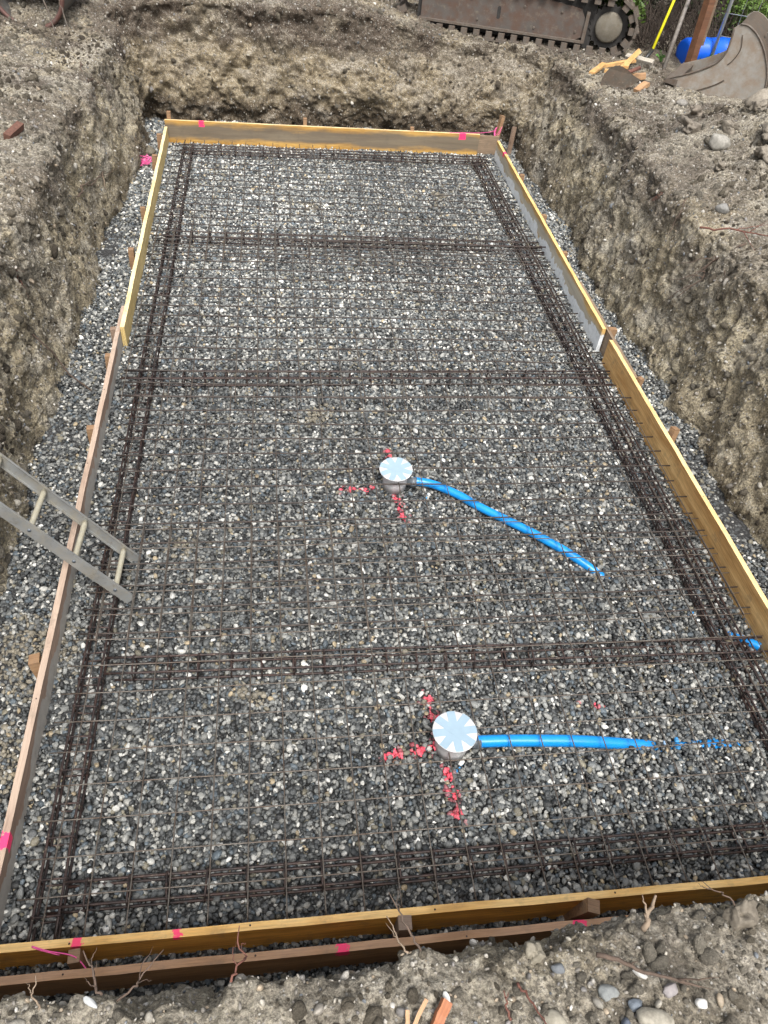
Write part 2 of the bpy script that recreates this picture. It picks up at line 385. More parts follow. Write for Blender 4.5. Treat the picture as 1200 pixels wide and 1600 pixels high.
    F[:, 2] += hp*.11*np.maximum(0, .75-worley(F*np.array([1, 1, .3]), 7, 77))*1.6
    i = np.arange(n); q = []
    for r in range(m-1):
        a = r*n; q.append(np.stack([a+i, a+(i+1) % n, a+n+(i+1) % n, a+n+i], 1))
    Q = np.concatenate(q)
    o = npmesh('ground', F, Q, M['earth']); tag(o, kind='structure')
    Gd = F.reshape(m, n, 3)
    Nd = normals(Gd)
    if Nd[-30, :, 2].mean() < 0:
        Nd = -Nd; o.data.flip_normals()
    return Gd, Nd
EG, EN = build_earth()
def gz(x, y):
    """height of the finished ground at a point outside the pit"""
    A = EG[100:].reshape(-1, 3); d = (A[:, 0]-x)**2+(A[:, 1]-y)**2; k = np.argsort(d)[:3]; return float(A[k, 2].mean())

# floor sheet under the gravel
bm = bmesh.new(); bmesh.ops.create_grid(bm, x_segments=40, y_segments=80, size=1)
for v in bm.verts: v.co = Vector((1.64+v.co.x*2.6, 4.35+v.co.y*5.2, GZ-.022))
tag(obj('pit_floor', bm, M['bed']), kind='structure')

# ---------------- instanced stuff ----------------
def variants(nm, count, mat, seed, sub=2, zs=(.55, .85), rough=.14):
    col = bpy.data.collections.new(nm)
    for k in range(count):
        bm = bmesh.new(); rr = random.Random(seed+k)
        rock(bm, 1, (1, rr.uniform(.68, .95), rr.uniform(*zs)), seed+k*13, sub, rough)
        me = bpy.data.meshes.new(nm); bm.to_mesh(me); bm.free(); me.materials.append(mat)
        me.polygons.foreach_set('use_smooth', [True]*len(me.polygons))
        col.objects.link(bpy.data.objects.new(nm, me))
    return col
def scatter(name, pts, rot, scl, colr, col, kind_label=None):
    n = len(pts); me = bpy.data.meshes.new(name); me.vertices.add(n); me.vertices.foreach_set('co', np.asarray(pts, np.float32).ravel())
    a = me.attributes.new('rot', 'FLOAT_VECTOR', 'POINT'); a.data.foreach_set('vector', np.asarray(rot, np.float32).ravel())
    a = me.attributes.new('scl', 'FLOAT_VECTOR', 'POINT'); a.data.foreach_set('vector', np.asarray(scl, np.float32).ravel())
    a = me.attributes.new('vid', 'INT', 'POINT'); a.data.foreach_set('value', rng.integers(0, len(col.objects), n).astype(np.int32))
    c4 = np.ones((n, 4), np.float32); c4[:, :3] = colr
    a = me.attributes.new('col', 'FLOAT_COLOR', 'POINT'); a.data.foreach_set('color', c4.ravel())
    o = bpy.data.objects.new(name, me); C.objects.link(o)
    g = bpy.data.node_groups.new(name, 'GeometryNodeTree')
    g.interface.new_socket('Geometry', in_out='INPUT', socket_type='NodeSocketGeometry'); g.interface.new_socket('Geometry', in_out='OUTPUT', socket_type='NodeSocketGeometry')
    N = g.nodes; gi = N.new('NodeGroupInput'); go = N.new('NodeGroupOutput'); ip = N.new('GeometryNodeInstanceOnPoints'); ci = N.new('GeometryNodeCollectionInfo')
    ci.inputs['Collection'].default_value = col; ci.inputs['Separate Children'].default_value = True; ci.inputs['Reset Children'].default_value = True
    def att(nm, dt):
        q = N.new('GeometryNodeInputNamedAttribute'); q.data_type = dt; q.inputs['Name'].default_value = nm; return q.outputs[0]
    L = g.links; L.new(gi.outputs[0], ip.inputs['Points']); L.new(ci.outputs[0], ip.inputs['Instance']); ip.inputs['Pick Instance'].default_value = True
    L.new(att('vid', 'INT'), ip.inputs['Instance Index'])
    e2r = N.new('FunctionNodeEulerToRotation'); L.new(att('rot', 'FLOAT_VECTOR'), e2r.inputs[0]); L.new(e2r.outputs[0], ip.inputs['Rotation'])
    L.new(att('scl', 'FLOAT_VECTOR'), ip.inputs['Scale']); L.new(ip.outputs[0], go.inputs[0])
    md = o.modifiers.new('scatter', 'NODES'); md.node_group = g
    return tag(o, kind='stuff')
peb = variants('pebble_shapes', 16, M['pebble'], 100, 2, (.6, .9), .10)
clo = variants('clod_shapes', 8, M['clod'], 400, 2, (.7, .95), .35)

def gravel_colors(P):
    n = len(P); u = rng.random(n); v = rng.random((n, 1))
    pal = np.array([(.022, .023, .023), (.048, .052, .053), (.085, .090, .090), (.135, .140, .135), (.085, .105, .120), (.20, .205, .195), (.27, .27, .25), (.36, .355, .325), (.50, .495, .46), (.64, .635, .60), (.32, .26, .17), (.17, .155, .115)])
    pr = np.array([.13, .165, .175, .15, .075, .12, .085, .058, .028, .012, .012, .045]); pr /= pr.sum()
    k = rng.choice(len(pal), n, p=pr); c = pal[k]*(.75+.5*v)
    br = fbm(P*np.array([1, 1, 0]), .9, 3, 200)                 # dusty and damp areas
    c = c*(1+.20*br[:, None])*(1+.30*sm(2.0, 7.0, P[:, 1]))[:, None]  # plus sky sheen painted into the pebble colour, paler towards the far end
    return c
def paint(P, c, segs, rad, colr, prob, k0=.4, k1=1.):
    for (ax, ay, bx, by) in segs:
        a = np.array([ax, ay]); b = np.array([bx, by]); d = b-a; t = np.clip(((P[:, :2]-a)@d)/(d@d), 0, 1)
        wv = .012*np.sin(t*17+ax*9)
        dist = np.abs(np.linalg.norm(P[:, :2]-(a+t[:, None]*d), axis=1)+wv)
        hit = (dist < rad*(.7+.6*rng.random(len(P)))) & (rng.random(len(P)) < prob)
        k = np.clip(rng.beta(2.4, .7, (hit.sum(), 1)), k0, 1)*k1; c[hit] = c[hit]*(1-k)+k*np.array(colr)*(.75+.5*rng.random((hit.sum(), 1)))
def build_gravel():
    P = []; 
    for layer, (step, zoff) in enumerate(((.0180, -.014), (.0196, .0))):
        xs = np.arange(X0-.10, X1+.14, step); ys = np.arange(Y0-.06, Y1+.12, step*.93)
        X, Y = np.meshgrid(xs, ys); X = X+(np.arange(len(ys)) % 2)[:, None]*step*.5
        X = X.ravel()+rng.uniform(-.5, .5, X.size)*step; Y = Y.ravel()+rng.uniform(-.5, .5, Y.size)*step
        P.append(np.stack([X, Y, np.full(X.size, GZ-.004+zoff)+rng.normal(0, .0044, X.size)], 1))
    P = np.concatenate(P)
    P[:, 2] += .013*fbm(P*np.array([1, 1, 0]), 1.9, 3, 210)+.004*vn(P*np.array([1, 1, 0]), 9, 214)
    P[:, 2] += .03*sm(.25, 0, np.minimum(P[:, 0]-X0, X1-P[:, 0]))*vn(P*np.array([1, 1, 0]), 2, 215)
    # leave the drain pots and the dug-in boards free
    for cx, cy, r in ((1.68, .565, .07), (1.642, 2.387, .07)):
        P = P[np.hypot(P[:, 0]-cx, P[:, 1]-cy) > r]
    n = len(P); print('pebbles', n)
    s = np.exp(rng.normal(math.log(.0104), .28, n)); s = np.clip(s, .005, .021)
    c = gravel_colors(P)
    red = (.78, .085, .13)
    paint(P, c, [(1.607, .86, 1.650, .60), (1.645, .46, 1.665, .22), (1.37, .535, 1.60, .565)], .0145, red, .95)
    paint(P, c, [(1.632, 2.74, 1.645, 2.60), (1.640, 2.29, 1.672, 2.07), (1.31, 2.345, 1.50, 2.36)], .0135, red, .85)
    paint(P, c, [(1.607, .86, 1.650, .60), (1.645, .46, 1.665, .22), (1.37, .535, 1.60, .565), (1.632, 2.74, 1.645, 2.60), (1.640, 2.29, 1.672, 2.07), (1.31, 2.345, 1.50, 2.36)], .034, (.62, .12, .15), .30, .1, .35)
    paint(P, c, [(2.40, .76, 2.50, .72), (3.02, 5.9, 3.04, 5.9)], .02, red, .10)
    paint(P, c, [(2.70, .505, 3.0, .50), (3.21, 1.30, 3.25, 1.27), (1.84, 2.27, 1.86, 2.26), (1.68, .44, 1.74, .47)], .013, (.03, .28, .62), .3)
    # sandy smears
    for cx, cy, r in ((1.30, 6.55, .13), (2.72, 6.95, .12), (.35, 1.9, .1), (-.35, 1.2, .25), (-.4, .6, .2), (1.2, 3.1, .12), (.75, .9, .08)):
        m = (np.hypot((P[:, 0]-cx), (P[:, 1]-cy)) < r*(.5+.7*rng.random(n))) & (rng.random(n) < .6)
        c[m] = np.array([.19, .17, .13])*(.6+.7*rng.random((m.sum(), 1)))
    rot = np.stack([rng.normal(0, .42, n), rng.normal(0, .42, n), rng.uniform(0, 6.283, n)], 1)
    scl = np.stack([s*rng.uniform(1.0, 1.35, n), s*rng.uniform(.95, 1.1, n), s*rng.uniform(.8, 1.1, n)], 1)
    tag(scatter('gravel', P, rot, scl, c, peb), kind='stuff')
build_gravel()

def earth_points(n, wallbias, maxrow=205):
    m, nn = EG.shape[:2]; m = min(m, maxrow)
    A = EG[:m-1]; du = np.linalg.norm(np.roll(A, -1, 1)-A, axis=2); dv = np.linalg.norm(EG[1:m]-EG[:m-1], axis=2)
    ar = (du*dv); ar[:100] *= wallbias
    cam_p = np.array(cam.location); dist = np.linalg.norm(A-cam_p, axis=2); ar *= np.clip(6/dist, .6, 3.0)
    ar = ar.ravel(); k = rng.choice(len(ar), n, p=ar/ar.sum())
    return EG[:m-1].reshape(-1, 3)[k], EN[:m-1].reshape(-1, 3)[k]
# small stones set in the soil
P, K = earth_points(30000, .9)
s = np.clip(np.exp(rng.normal(math.log(.0062), .45, len(P))), .0022, .030)
s[P[:, 1] < -.3] *= .75
pal = np.array([(.27, .25, .21), (.34, .32, .28), (.22, .20, .17), (.16, .15, .14), (.46, .44, .40), (.26, .21, .15), (.12, .13, .14)])
c = pal[rng.choice(7, len(P), p=[.26, .18, .2, .12, .06, .12, .06])]*(.7+.6*rng.random((len(P), 1)))
tag(scatter('soil_stones', P+K*s[:, None]*.25, rng.uniform(0, 6.28, (len(P), 3)), np.stack([s*1.2, s, s*.85], 1), c, peb), kind='stuff')
# crumbs of soil
P, K = earth_points(46000, .35)
clump = fbm(P, 1.5, 3, 333); keep = rng.random(len(P)) < np.clip(.55+.6*clump, .1, 1); P, K = P[keep], K[keep]
s = np.clip(np.exp(rng.normal(math.log(.010), .55, len(P))), .003, .045); s[P[:, 1] < -.3] *= .6
tn = fbm(P, 2.2, 3, 300)[:, None]
c = np.where(tn > .15, np.array([[.25, .225, .18]]), np.where(tn > -.3, np.array([[.19, .165, .125]]), np.array([[.125, .105, .08]])))*(.75+.5*rng.random((len(P), 1)))
tag(scatter('soil_crumbs', P+K*s[:, None]*.1, rng.uniform(0, 6.28, (len(P), 3)), np.stack([s*1.2, s, s*.9], 1), c, clo), kind='stuff')

# ---------------- formwork boards ----------------
def board(label, p0, p1, z0, z1, th, mat, side=1, nx=24, wob=.0018, tilt=0., group='formwork boards round the gravel bed', part=None):
    """inner face runs p0 -> p1; thickness goes to the left (side=1) or right (-1) of that direction"""
    d = Vector((p1[0]-p0[0], p1[1]-p0[1], 0)); L = d.length
    bm = bmesh.new(); y0, y1 = (0, th) if side > 0 else (-th, 0)
    box(bm, 0, L, y0, y1, z0, z1, bev=.002, nx=nx, wob=wob)
    o = obj('formwork_board', bm, mat, None, False, (p0[0], p0[1], p0[2] if len(p0) > 2 else 0), (tilt, 0, math.atan2(d.y, d.x)))
    if len(p1) > 2: o.rotation_euler = (tilt, -math.atan2(p1[2]-p0[2], L), math.atan2(d.y, d.x))
    if L > 1:
        for i in range(int(L/.75)):
            bm = bmesh.new(); x = .3+i*.75+random.uniform(-.1, .1); yc = -.0006 if side > 0 else .0006
            lathe(bm, [(.0038, 0), (.0038, .0008), (.003, .0016)], 10, Matrix.Translation((x, (y0+y1)/2+random.uniform(-.005, .005), z1-.0002))); obj('nail_head', bm, M['bar'], o)
    return tag(o, label, 'board', group)
wy = wood('yellow_board', (.48, .33, .11), (.80, .64, .30), edge=(.88, .76, .44))
wnear = wood('near_board', (.46, .20, .025), (.90, .50, .10), edge=(.90, .60, .24), spots=[(.42, .017, .075), (.77, .014, .08)])
wouter = wood('outer_board', (.30, .14, .05), (.54, .30, .14), edge=(.52, .31, .18), spots=[(1.37, .024, .06), (2.28, .024, .06)])
wleft = wood('red_brown_board', (.22, .14, .10), (.44, .31, .23), edge=(.46, .35, .27), spots=[(.385, .030, .02)], white=((.40, .37, .33), -.09))
wfar = wood('far_board', (.38, .19, .035), (.70, .44, .13), edge=(.80, .62, .36), grey=((.13, .125, .11), .035, .10), greyamt=.85, spots=[(.40, .03, .095), (3.42, .04, .085), (.86, .03, -9)][:2])
wrf = wood('concrete_stained_board', (.46, .26, .07), (.76, .50, .18), edge=(.84, .58, .24), grey=((.56, .54, .46), .03, .07), greyamt=.85, white=((.82, .85, .86), -.005), spots=[(8.10-7.725, .03, .08)])
wrn = wood('orange_board', (.46, .22, .055), (.95, .64, .28), edge=(.90, .66, .32), white=None)
wback = wood('grey_brown_board', (.20, .14, .09), (.34, .25, .17))
board('long yellow board in the foreground, the one touching the mesh, with two pink marks', (-.27, -.178), (3.95, -.190), -.11, .10, .028, wnear, -1)
board('rusty brown board half buried behind the soil edge, nearer than the yellow foreground board', (-.27, -.281), (2.52, -.281), -.11, .098, .028, wouter, -1, group='formwork boards round the gravel bed')
board('reddish brown weathered board on the left side, under the ladder', (-.175, -.172), (-.225, 4.27), -.12, .062, .030, wleft, 1)
board('light yellow board on the left side running to the far corner', (-.190, 3.93), (-.232, 8.10), -.11, .085, .030, wy, 1)
board('far cross board with grey weathered band under the earth bank', (-.26, 8.13), (3.37, 8.20), -.10, .145, .030, wfar, 1)
board('short plain brown board closing the far right corner', (3.30, 8.236), (3.62, 8.243), -.10, .12, .028, wback, 1, 4)
board('right side board smeared with white concrete residue, far half', (3.56, 8.10), (3.508, 3.96), -.11, .12, .030, wrf, 1)
board('thin grey brown board bridging the joint between the two right side boards', (3.552, 4.75), (3.545, 3.30), -.11, .112, .024, wback, 1, 10)
board('orange brown board on the right side, near half, rough with pale patches', (3.508, 3.80), (3.520, .25), -.11, .12, .030, wrn, 1)

# ---------------- stakes ----------------
def stake(label, x, y, ztop, w=.045, d=.045, rz=0, tx=0, ty=0, mat='stake', h=.35):
    bm = bmesh.new(); box(bm, -h, 0, -w/2, w/2, -d/2, d/2, bev=.002, nx=6, wob=.001)
    bmesh.ops.rotate(bm, verts=bm.verts, cent=(0, 0, 0), matrix=Matrix.Rotation(R(-90), 3, 'Y'))
    o = obj('wooden_stake', bm, M[mat], None, False, (x, y, ztop), (R(tx), R(ty), R(rz)))
    return tag(o, label, 'stake', 'wooden stakes bracing the boards')
SG = [('brown square stake behind the yellow foreground board, leftmost of three', .150, -.240, .105, .045, .04, 4, 0, 0),
      ('grey brown stake with flat square top, middle of the three between the two foreground boards', 1.335, -.243, .135, .050, .05, -3, 4, 0),
      ('leaning brown stake between the two foreground boards, the one farthest right', 2.075, -.247, .130, .050, .05, -14, 5, 12),
      ('light stake behind the reddish board on the left, just nearer than the board joint', -.262, 3.61, .055, .045, .045, 0, 0, 3),
      ('dark stake beside the joint of the two left boards', -.272, 3.96, .055, .045, .05, 6, 0, 0),
      ('pale stub of stake outside the left board, halfway from ladder to joint', -.262, 2.80, .055, .045, .045, 5, 0, 0),
      ('rusty brown broad stake outside the left board, nearer than the ladder', -.262, 1.08, .035, .06, .05, 10, -6, -8),
      ('brown stake outside the yellow left board, nearest of its stakes', -.285, 5.16, .085, .05, .045, 0, 0, 0),
      ('pale small stake outside the yellow left board, halfway to the far corner', -.285, 6.05, .055, .04, .045, 0, 0, 0),
      ('dark red brown stake by the pink string at the far left', -.300, 7.32, .06, .05, .05, 0, 0, 4),
      ('dark red stake beside the far left corner of the boards', -.300, 7.86, .085, .05, .05, 0, 0, 0),
      ('stake standing up behind the left end of the far cross board', -.215, 8.19, .215, .05, .04, 0, 0, 0),
      ('light stake behind the far cross board, left of its middle', 1.30, 8.215, .215, .05, .04, 0, 0, 0),
      ('stub of stake barely showing above the far cross board, right of its middle', 2.55, 8.225, .180, .05, .04, 0, 0, 0),
      ('tall leaning brown stake with pink string at the far right corner', 3.64, 8.33, .33, .065, .04, 10, -6, 10),
      ('thin tall upright stake right of the string stake', 3.80, 8.30, .22, .03, .05, 30, -4, 6),
      ('pale stake behind the joint on the right side', 3.600, 3.98, .115, .045, .07, 0, 0, 4),
      ('small light stake just nearer than the joint on the right side', 3.580, 3.28, .125, .04, .04, 20, 0, 6),
      ('leaning brown stake outside the orange right board', 3.590, 2.66, .150, .05, .045, 14, -8, 10),
      ('stub of stake behind the white stained board, a third of the way up', 3.605, 5.35, .09, .045, .045, 0, 0, 0),
      ('stub of stake behind the white stained board, halfway up', 3.62, 6.15, .09, .04, .05, 0, 0, 0),
      ('stub of stake behind the white stained board, near the far corner', 3.635, 7.15, .10, .05, .05, 0, 0, 0)]
for k, (lb, x, y, zt, ww, dd, rz, tx, ty) in enumerate(SG): stake(lb, x, y, zt, ww, dd, rz, tx, ty, 'stakegrey' if k in (1, 4, 15) else 'stake')

# ---------------- reinforcing cages ----------------
def wave(a, b, n, amp, seed):
    rr = random.Random(seed); a = Vector(a); b = Vector(b); f = [rr.uniform(.5, 1.4) for _ in range(2)]; ph = [rr.uniform(0, 6) for _ in range(4)]
    L = (b-a).length; sd = (b-a).normalized().cross(Vector((0, 0, 1))); out = []
    for k in range(n+1):
        t = k/n; s = math.sin(ph[0]+t*L*f[0]*2)*amp+math.sin(ph[1]+t*L*f[1]*5)*amp*.3; v = math.sin(ph[2]+t*L*2.3)*amp*.5
        out.append(a+(b-a)*t+sd*s+Vector((0, 0, v)))
    return out
def cage(label, a, b, wdt=.092, hgt=.07, ztop=-.010, seed=0, extra=False):
    a = Vector((a[0], a[1], 0)); b = Vector((b[0], b[1], 0)); d = (b-a); L = d.length
    root = empty('reinforcing_cage', (a.x, a.y, 0), (0, 0, math.atan2(d.y, d.x)))
    tag(root, label, 'rebar cage', 'rebar cages lying under the wire mesh')
    bars = [(s*wdt/2, z) for s in (-1, 1) for z in (ztop-.006, ztop-hgt+.006)]
    if extra: bars += [(wdt/2-.018, ztop-hgt+.010), (-wdt/2-.05, ztop-.03)]
    for k, (y, z) in enumerate(bars):
        bm = bmesh.new(); pts = wave((-.02+random.uniform(-.05, .02), y, z), (L+random.uniform(-.02, .06), y, z), int(L/.12), .0022, seed*10+k)
        tube(bm, pts, .0060, 7); obj('bar', bm, M['bar'], root, True)
    n = int(L/.15); st = None
    for k in range(n):
        x = .08+k*(L-.16)/max(1, n-1)+random.uniform(-.008, .008)
        if st is None:
            bm = bmesh.new(); hw, r = wdt/2+.008, .0045; pz = [(hw, ztop-.008), (hw-.007, ztop), (-hw+.007, ztop), (-hw, ztop-.007), (-hw, ztop-hgt+.007), (-hw+.007, ztop-hgt), (hw-.007, ztop-hgt), (hw, ztop-hgt+.007), (hw, ztop-.006), (hw-.004, ztop+.001), (hw-.02, ztop-.016)]
            tube(bm, [(0.0008*i, y, z) for i, (y, z) in enumerate(pz)], r, 6); st = o = obj('stirrup', bm, M['bar'], root, True)
        else: o = st.copy(); C.objects.link(o); o.parent = root
        o.location = (x, 0, 0); o.rotation_euler = (random.gauss(0, .02), random.gauss(0, .05), random.gauss(0, .04))
U = .15
cage('long rusty rebar cage lying along the left boards', (-.003, -.15), (.004, 7.95), seed=1)
cage('long rusty rebar cage lying along the right boards', (3.305, -.12), (3.295, 7.95), .10, seed=2, extra=True)
cage('rebar cage across the bed nearest the camera, beside the yellow foreground board', (.05, .015), (3.42, .016), seed=3)
cage('rebar cage across the bed between the two white drain pots', (.11, 7.05*U), (3.50, 6.70*U), seed=4)
cage('rebar cage across the bed level with the joint of the side boards', (-.13, 23.15*U), (3.47, 23.50*U), seed=5)
cage('rebar cage across the bed, second from the far board', (-.06, 37.95*U), (3.50, 38.05*U), seed=6)
cage('rebar cage across the bed directly against the far board', (-.03, 51.9*U), (3.40, 52.4*U), seed=7, ztop=.005)

# ---------------- welded wire mesh ----------------
def wire_mat(label, rows, cols, x0, xl, xr, ye0, ye1, rot=0, dz=0, seed=0):
    wr, wm = (.0031, M['wire']) if seed == 1 else ((.0048, M['wiredark']) if seed < 4 else (.0042, M['wiredark']))
    root = empty('wire_mesh_sheet', (0, 0, 0)); tag(root, label, 'wire mesh', 'overlapping sheets of welded wire mesh')
    rr = random.Random(seed); cx, cy = 1.7, (rows[0]+rows[-1])*U/2
    sag = lambda x, y: .0035*math.sin(x*2.1+y*1.7+seed)+.0025*math.sin(x*5.3-y*3.1)
    def T(x, y, z=0):
        dx, dy = x-cx, y-cy; return (cx+dx-dy*rot, cy+dy+dx*rot, z+dz+sag(x, y))
    for r in rows:
        a, b = xl+rr.uniform(-.02, .02), xr+rr.uniform(-.015, .015); am = rr.uniform(-.003, .003); ph = rr.uniform(0, 6); n = 30
        pts = [T(a+(b-a)*k/n, r*U+am*math.sin(ph+k*.35), 0) for k in range(n+1)]
        bm = bmesh.new(); tube(bm, pts, wr, 6); obj('cross_wire', bm, wm, root, True)
    for c in cols:
        a, b = ye0, ye1; n = int((b-a)/.1); am = rr.uniform(-.003, .003); ph = rr.uniform(0, 6)
        pts = [T(x0+c*U+am*math.sin(ph+k*.3), a+(b-a)*k/n, .0056) for k in range(n+1)]
        bm = bmesh.new(); tube(bm, pts, .0031 if seed < 3 else .0037, 6); obj('lengthwise_wire', bm, M['wire'], root, True)
A_rows = [0, 1, 2, 3, 4.02, 5, 6, 7, 8, 9, 10, 11, 12.02, 13]
wire_mat('sheet of rusty wire mesh nearest the camera, around the nearer drain pot', A_rows, range(0, 24), 0, -.100, 3.50, -.165, 13.1*U, 0, 0, 1)
wire_mat('sheet of wire mesh around the farther drain pot, under the foot of the ladder', [8.22+k for k in range(14)], range(0, 24), -.004, -.10, 3.495, 7.9*U, 22.0*U, .0009, .010, 2)
wire_mat('sheet of wire mesh level with the joint of the side boards', [21.35+k for k in range(17)], range(-1, 23), .022, -.145, 3.46, 20.9*U, 38.6*U, .0012, .002, 3)
wire_mat('sheet of wire mesh farthest from the camera, reaching the far board', [34.75+k*1.0 for k in range(18)], range(-1, 23), .03, -.165, 3.44, 34.4*U, 52.9*U, .001, .013, 4)

# ---------------- drain pots and pipes ----------------
M['white_plastic'] = simple('white_plastic', (.52, .52, .52), .38, var=.04, scale=12)
M['tape'] = simple('pale_blue_tape', (.25, .34, .41), .35, var=.06, scale=25, bump=.15)
q = NT('blue_pipe', .33); q.col(q.ramp(q.noise(14, 5), [(.3, (.004, .20, .56)), (.7, (.008, .26, .68))])); q.bump(q.noise(60, 3), .08, .002); M['blue'] = q.m
M['grey_plastic'] = simple('grey_plastic', (.10, .115, .13), .4, var=.2)
def drain(label, x, y, zt, rz, tx, ty, pipe_dir):
    root = empty('drain_pot', (x, y, GZ-.02), (R(tx), R(ty), R(rz))); tag(root, label, 'drain pot', 'white drain pots set in the gravel')
    h = zt-GZ+.02
    bm = bmesh.new(); lathe(bm, [(.064, 0), (.075, .0), (.078, h*.45), (.082, h-.022), (.085, h-.010)], 48); obj('pot_body', bm, M['white_plastic'], root, True)
    bm = bmesh.new(); lathe(bm, [(.074, h-.0095), (.101, h-.0085), (.104, h-.006), (.104, h-.002), (.102, h)], 64); o = obj('lid', bm, M['white_plastic'], root, True)
    for k in range(4):
        bm = bmesh.new(); hw = .0195; ang = (2, 47, 92, 137)[k]; rr = .1030; pts = []
        a0 = math.asin(hw/rr); m = 10
        arc = [(-a0+2*a0*i/m) for i in range(m+1)]
        zz = h+.0006+.0005*k
        top = [(rr*math.cos(a), rr*math.sin(a)) for a in arc]+[(-rr*math.cos(a), -rr*math.sin(a)) for a in arc]
        vs_ = [bm.verts.new((px, py, zz)) for px, py in top]; vb = [bm.verts.new((px, py, zz-.0004)) for px, py in top]
        bm.faces.new(vs_); bm.faces.new(vb[::-1]); nn = len(vs_)
        for i in range(nn): bm.faces.new((vs_[i], vb[i], vb[(i+1) % nn], vs_[(i+1) % nn]))
        bmesh.ops.rotate(bm, verts=bm.verts, cent=(0, 0, 0), matrix=Matrix.Rotation(R(ang), 3, 'Z')); obj('tape_strip', bm, M['tape'], root)
    a = math.radians(pipe_dir-rz); u = Vector((math.cos(a), math.sin(a), 0))
    bm = bmesh.new(); z = .062; tube(bm, [u*.065+Vector((0, 0, z)), u*.100+Vector((0, 0, z)), u*.102+Vector((0, 0, z)), u*.138+Vector((0, 0, z))], .0255, 20, taper=[1, 1, 1.22, 1.22]); obj('pipe_socket', bm, M['grey_plastic'], root, True)
drain('white drain pot with tape covered lid between the two nearest cages', 1.682, .558, .066, 0, 0, 0, -2)
drain('white drain pot with bent blue pipe, the farther one', 1.640, 2.378, .066, 20, 3, -3, -8)
def catmull(pts, m=10):
    P = [Vector(p) for p in pts]; P = [P[0]*2-P[1]]+P+[P[-1]*2-P[-2]]; out = []
    for i in range(1, len(P)-2):
        for k in range(m):
            t = k/m; out.append(.5*((2*P[i])+(P[i+1]-P[i-1])*t+(2*P[i-1]-5*P[i]+4*P[i+1]-P[i+2])*t*t+(3*P[i]-P[i-1]-3*P[i+1]+P[i+2])*t**3))
    out.append(P[-2]); return out
bm = bmesh.new(); tube(bm, catmull([(1.79, .556, -.040), (2.0, .548, -.041), (2.3, .530, -.050), (2.50, .520, -.078), (2.64, .512, -.099), (2.74, .505, -.116), (3.0, .50, -.120), (3.3, .5, -.14)]), .0285, 24)
tag(obj('blue_pipe', bm, M['blue'], None, True), 'straight blue plastic pipe running right from the nearer drain pot into the gravel', 'pipe', 'blue pipes in the gravel')
bm = bmesh.new(); tube(bm, catmull([(1.755, 2.372, -.044), (1.87, 2.345, -.046), (2.02, 2.245, -.046), (2.16, 2.12, -.050), (2.39, 1.935, -.052), (2.55, 1.803, -.062), (2.66, 1.71, -.080), (2.74, 1.64, -.102), (2.82, 1.57, -.13)]), .0265, 24)
tag(obj('blue_pipe', bm, M['blue'], None, True), 'curved blue plastic pipe bending down to the right from the farther drain pot', 'pipe', 'blue pipes in the gravel')
bm = bmesh.new(); tube(bm, catmull([(3.30, 1.22, -.14), (3.38, 1.15, -.12), (3.44, 1.09, -.088), (3.49, 1.045, -.078), (3.505, 1.03, -.078)]), .0240, 20)
tag(obj('blue_pipe', bm, M['blue'], None, True), 'short bit of blue pipe showing beside the right board under the mesh', 'pipe', 'blue pipes in the gravel')

# ---------------- ladder ----------------
M['alu'] = metal('ladder_aluminium', (.38, .39, .385), (.36, .34, .29), .2, .38, .55, 10)
M['rung'] = metal('dirty_rung', (.48, .46, .38), (.42, .38, .27), .8, .6, .35, 30)
def ladder():
    A = Vector((.127, 1.78, -.075)); v = Vector((.045, -.33, 0)); dr = Vector((-.578, .096, .672)); 
    xax = dr.normalized(); yax = (v-xax*v.dot(xax)).normalized(); zax = xax.cross(yax)
    Mx = Matrix((xax, yax, zax)).transposed().to_4x4(); Mx.translation = A
    root = empty('ladder'); root.matrix_world = Mx; tag(root, 'grey aluminium ladder leaning into the pit from the left edge', 'ladder')
    L = 1.75; W = .325
    for y, sgn in ((0, 1), (W, -1)):
        bm = bmesh.new(); t = .0025; hh = .030; fl = .014
        prof = [(0, -hh), (sgn*fl, -hh), (sgn*fl, -hh+t), (sgn*t, -hh+t), (sgn*t, hh-t), (sgn*fl, hh-t), (sgn*fl, hh), (0, hh)]
        a = [bm.verts.new((0, y+py-sgn*.0, pz)) for py, pz in prof]; b = [bm.verts.new((L, y+py, pz)) for py, pz in prof]
        bm.faces.new(a); bm.faces.new(b[::-1])
        for k in range(8): bm.faces.new((a[k], b[k], b[(k+1) % 8], a[(k+1) % 8]))
        bmesh.ops.recalc_face_normals(bm, faces=bm.faces)
        rail = obj('rail', bm, M['alu'], root)
        for i in range(6):
            bm = bmesh.new(); tube(bm, [(.107+.262*i, y-sgn*.0005, 0), (.107+.262*i, y-sgn*.004, 0)], .009, 14); obj('rung_end', bm, M['grey_plastic'], rail, True)
    for i in range(6):
        bm = bmesh.new(); n = 12; x = .107+.262*i; tube(bm, [(x, .003+(W-.006)*k/n, 0) for k in range(n+1)], .0145, 14, taper=[1+.05*random.uniform(-1, 1) for _ in range(n+1)]); obj('rung', bm, M['rung'], root, True)
ladder()

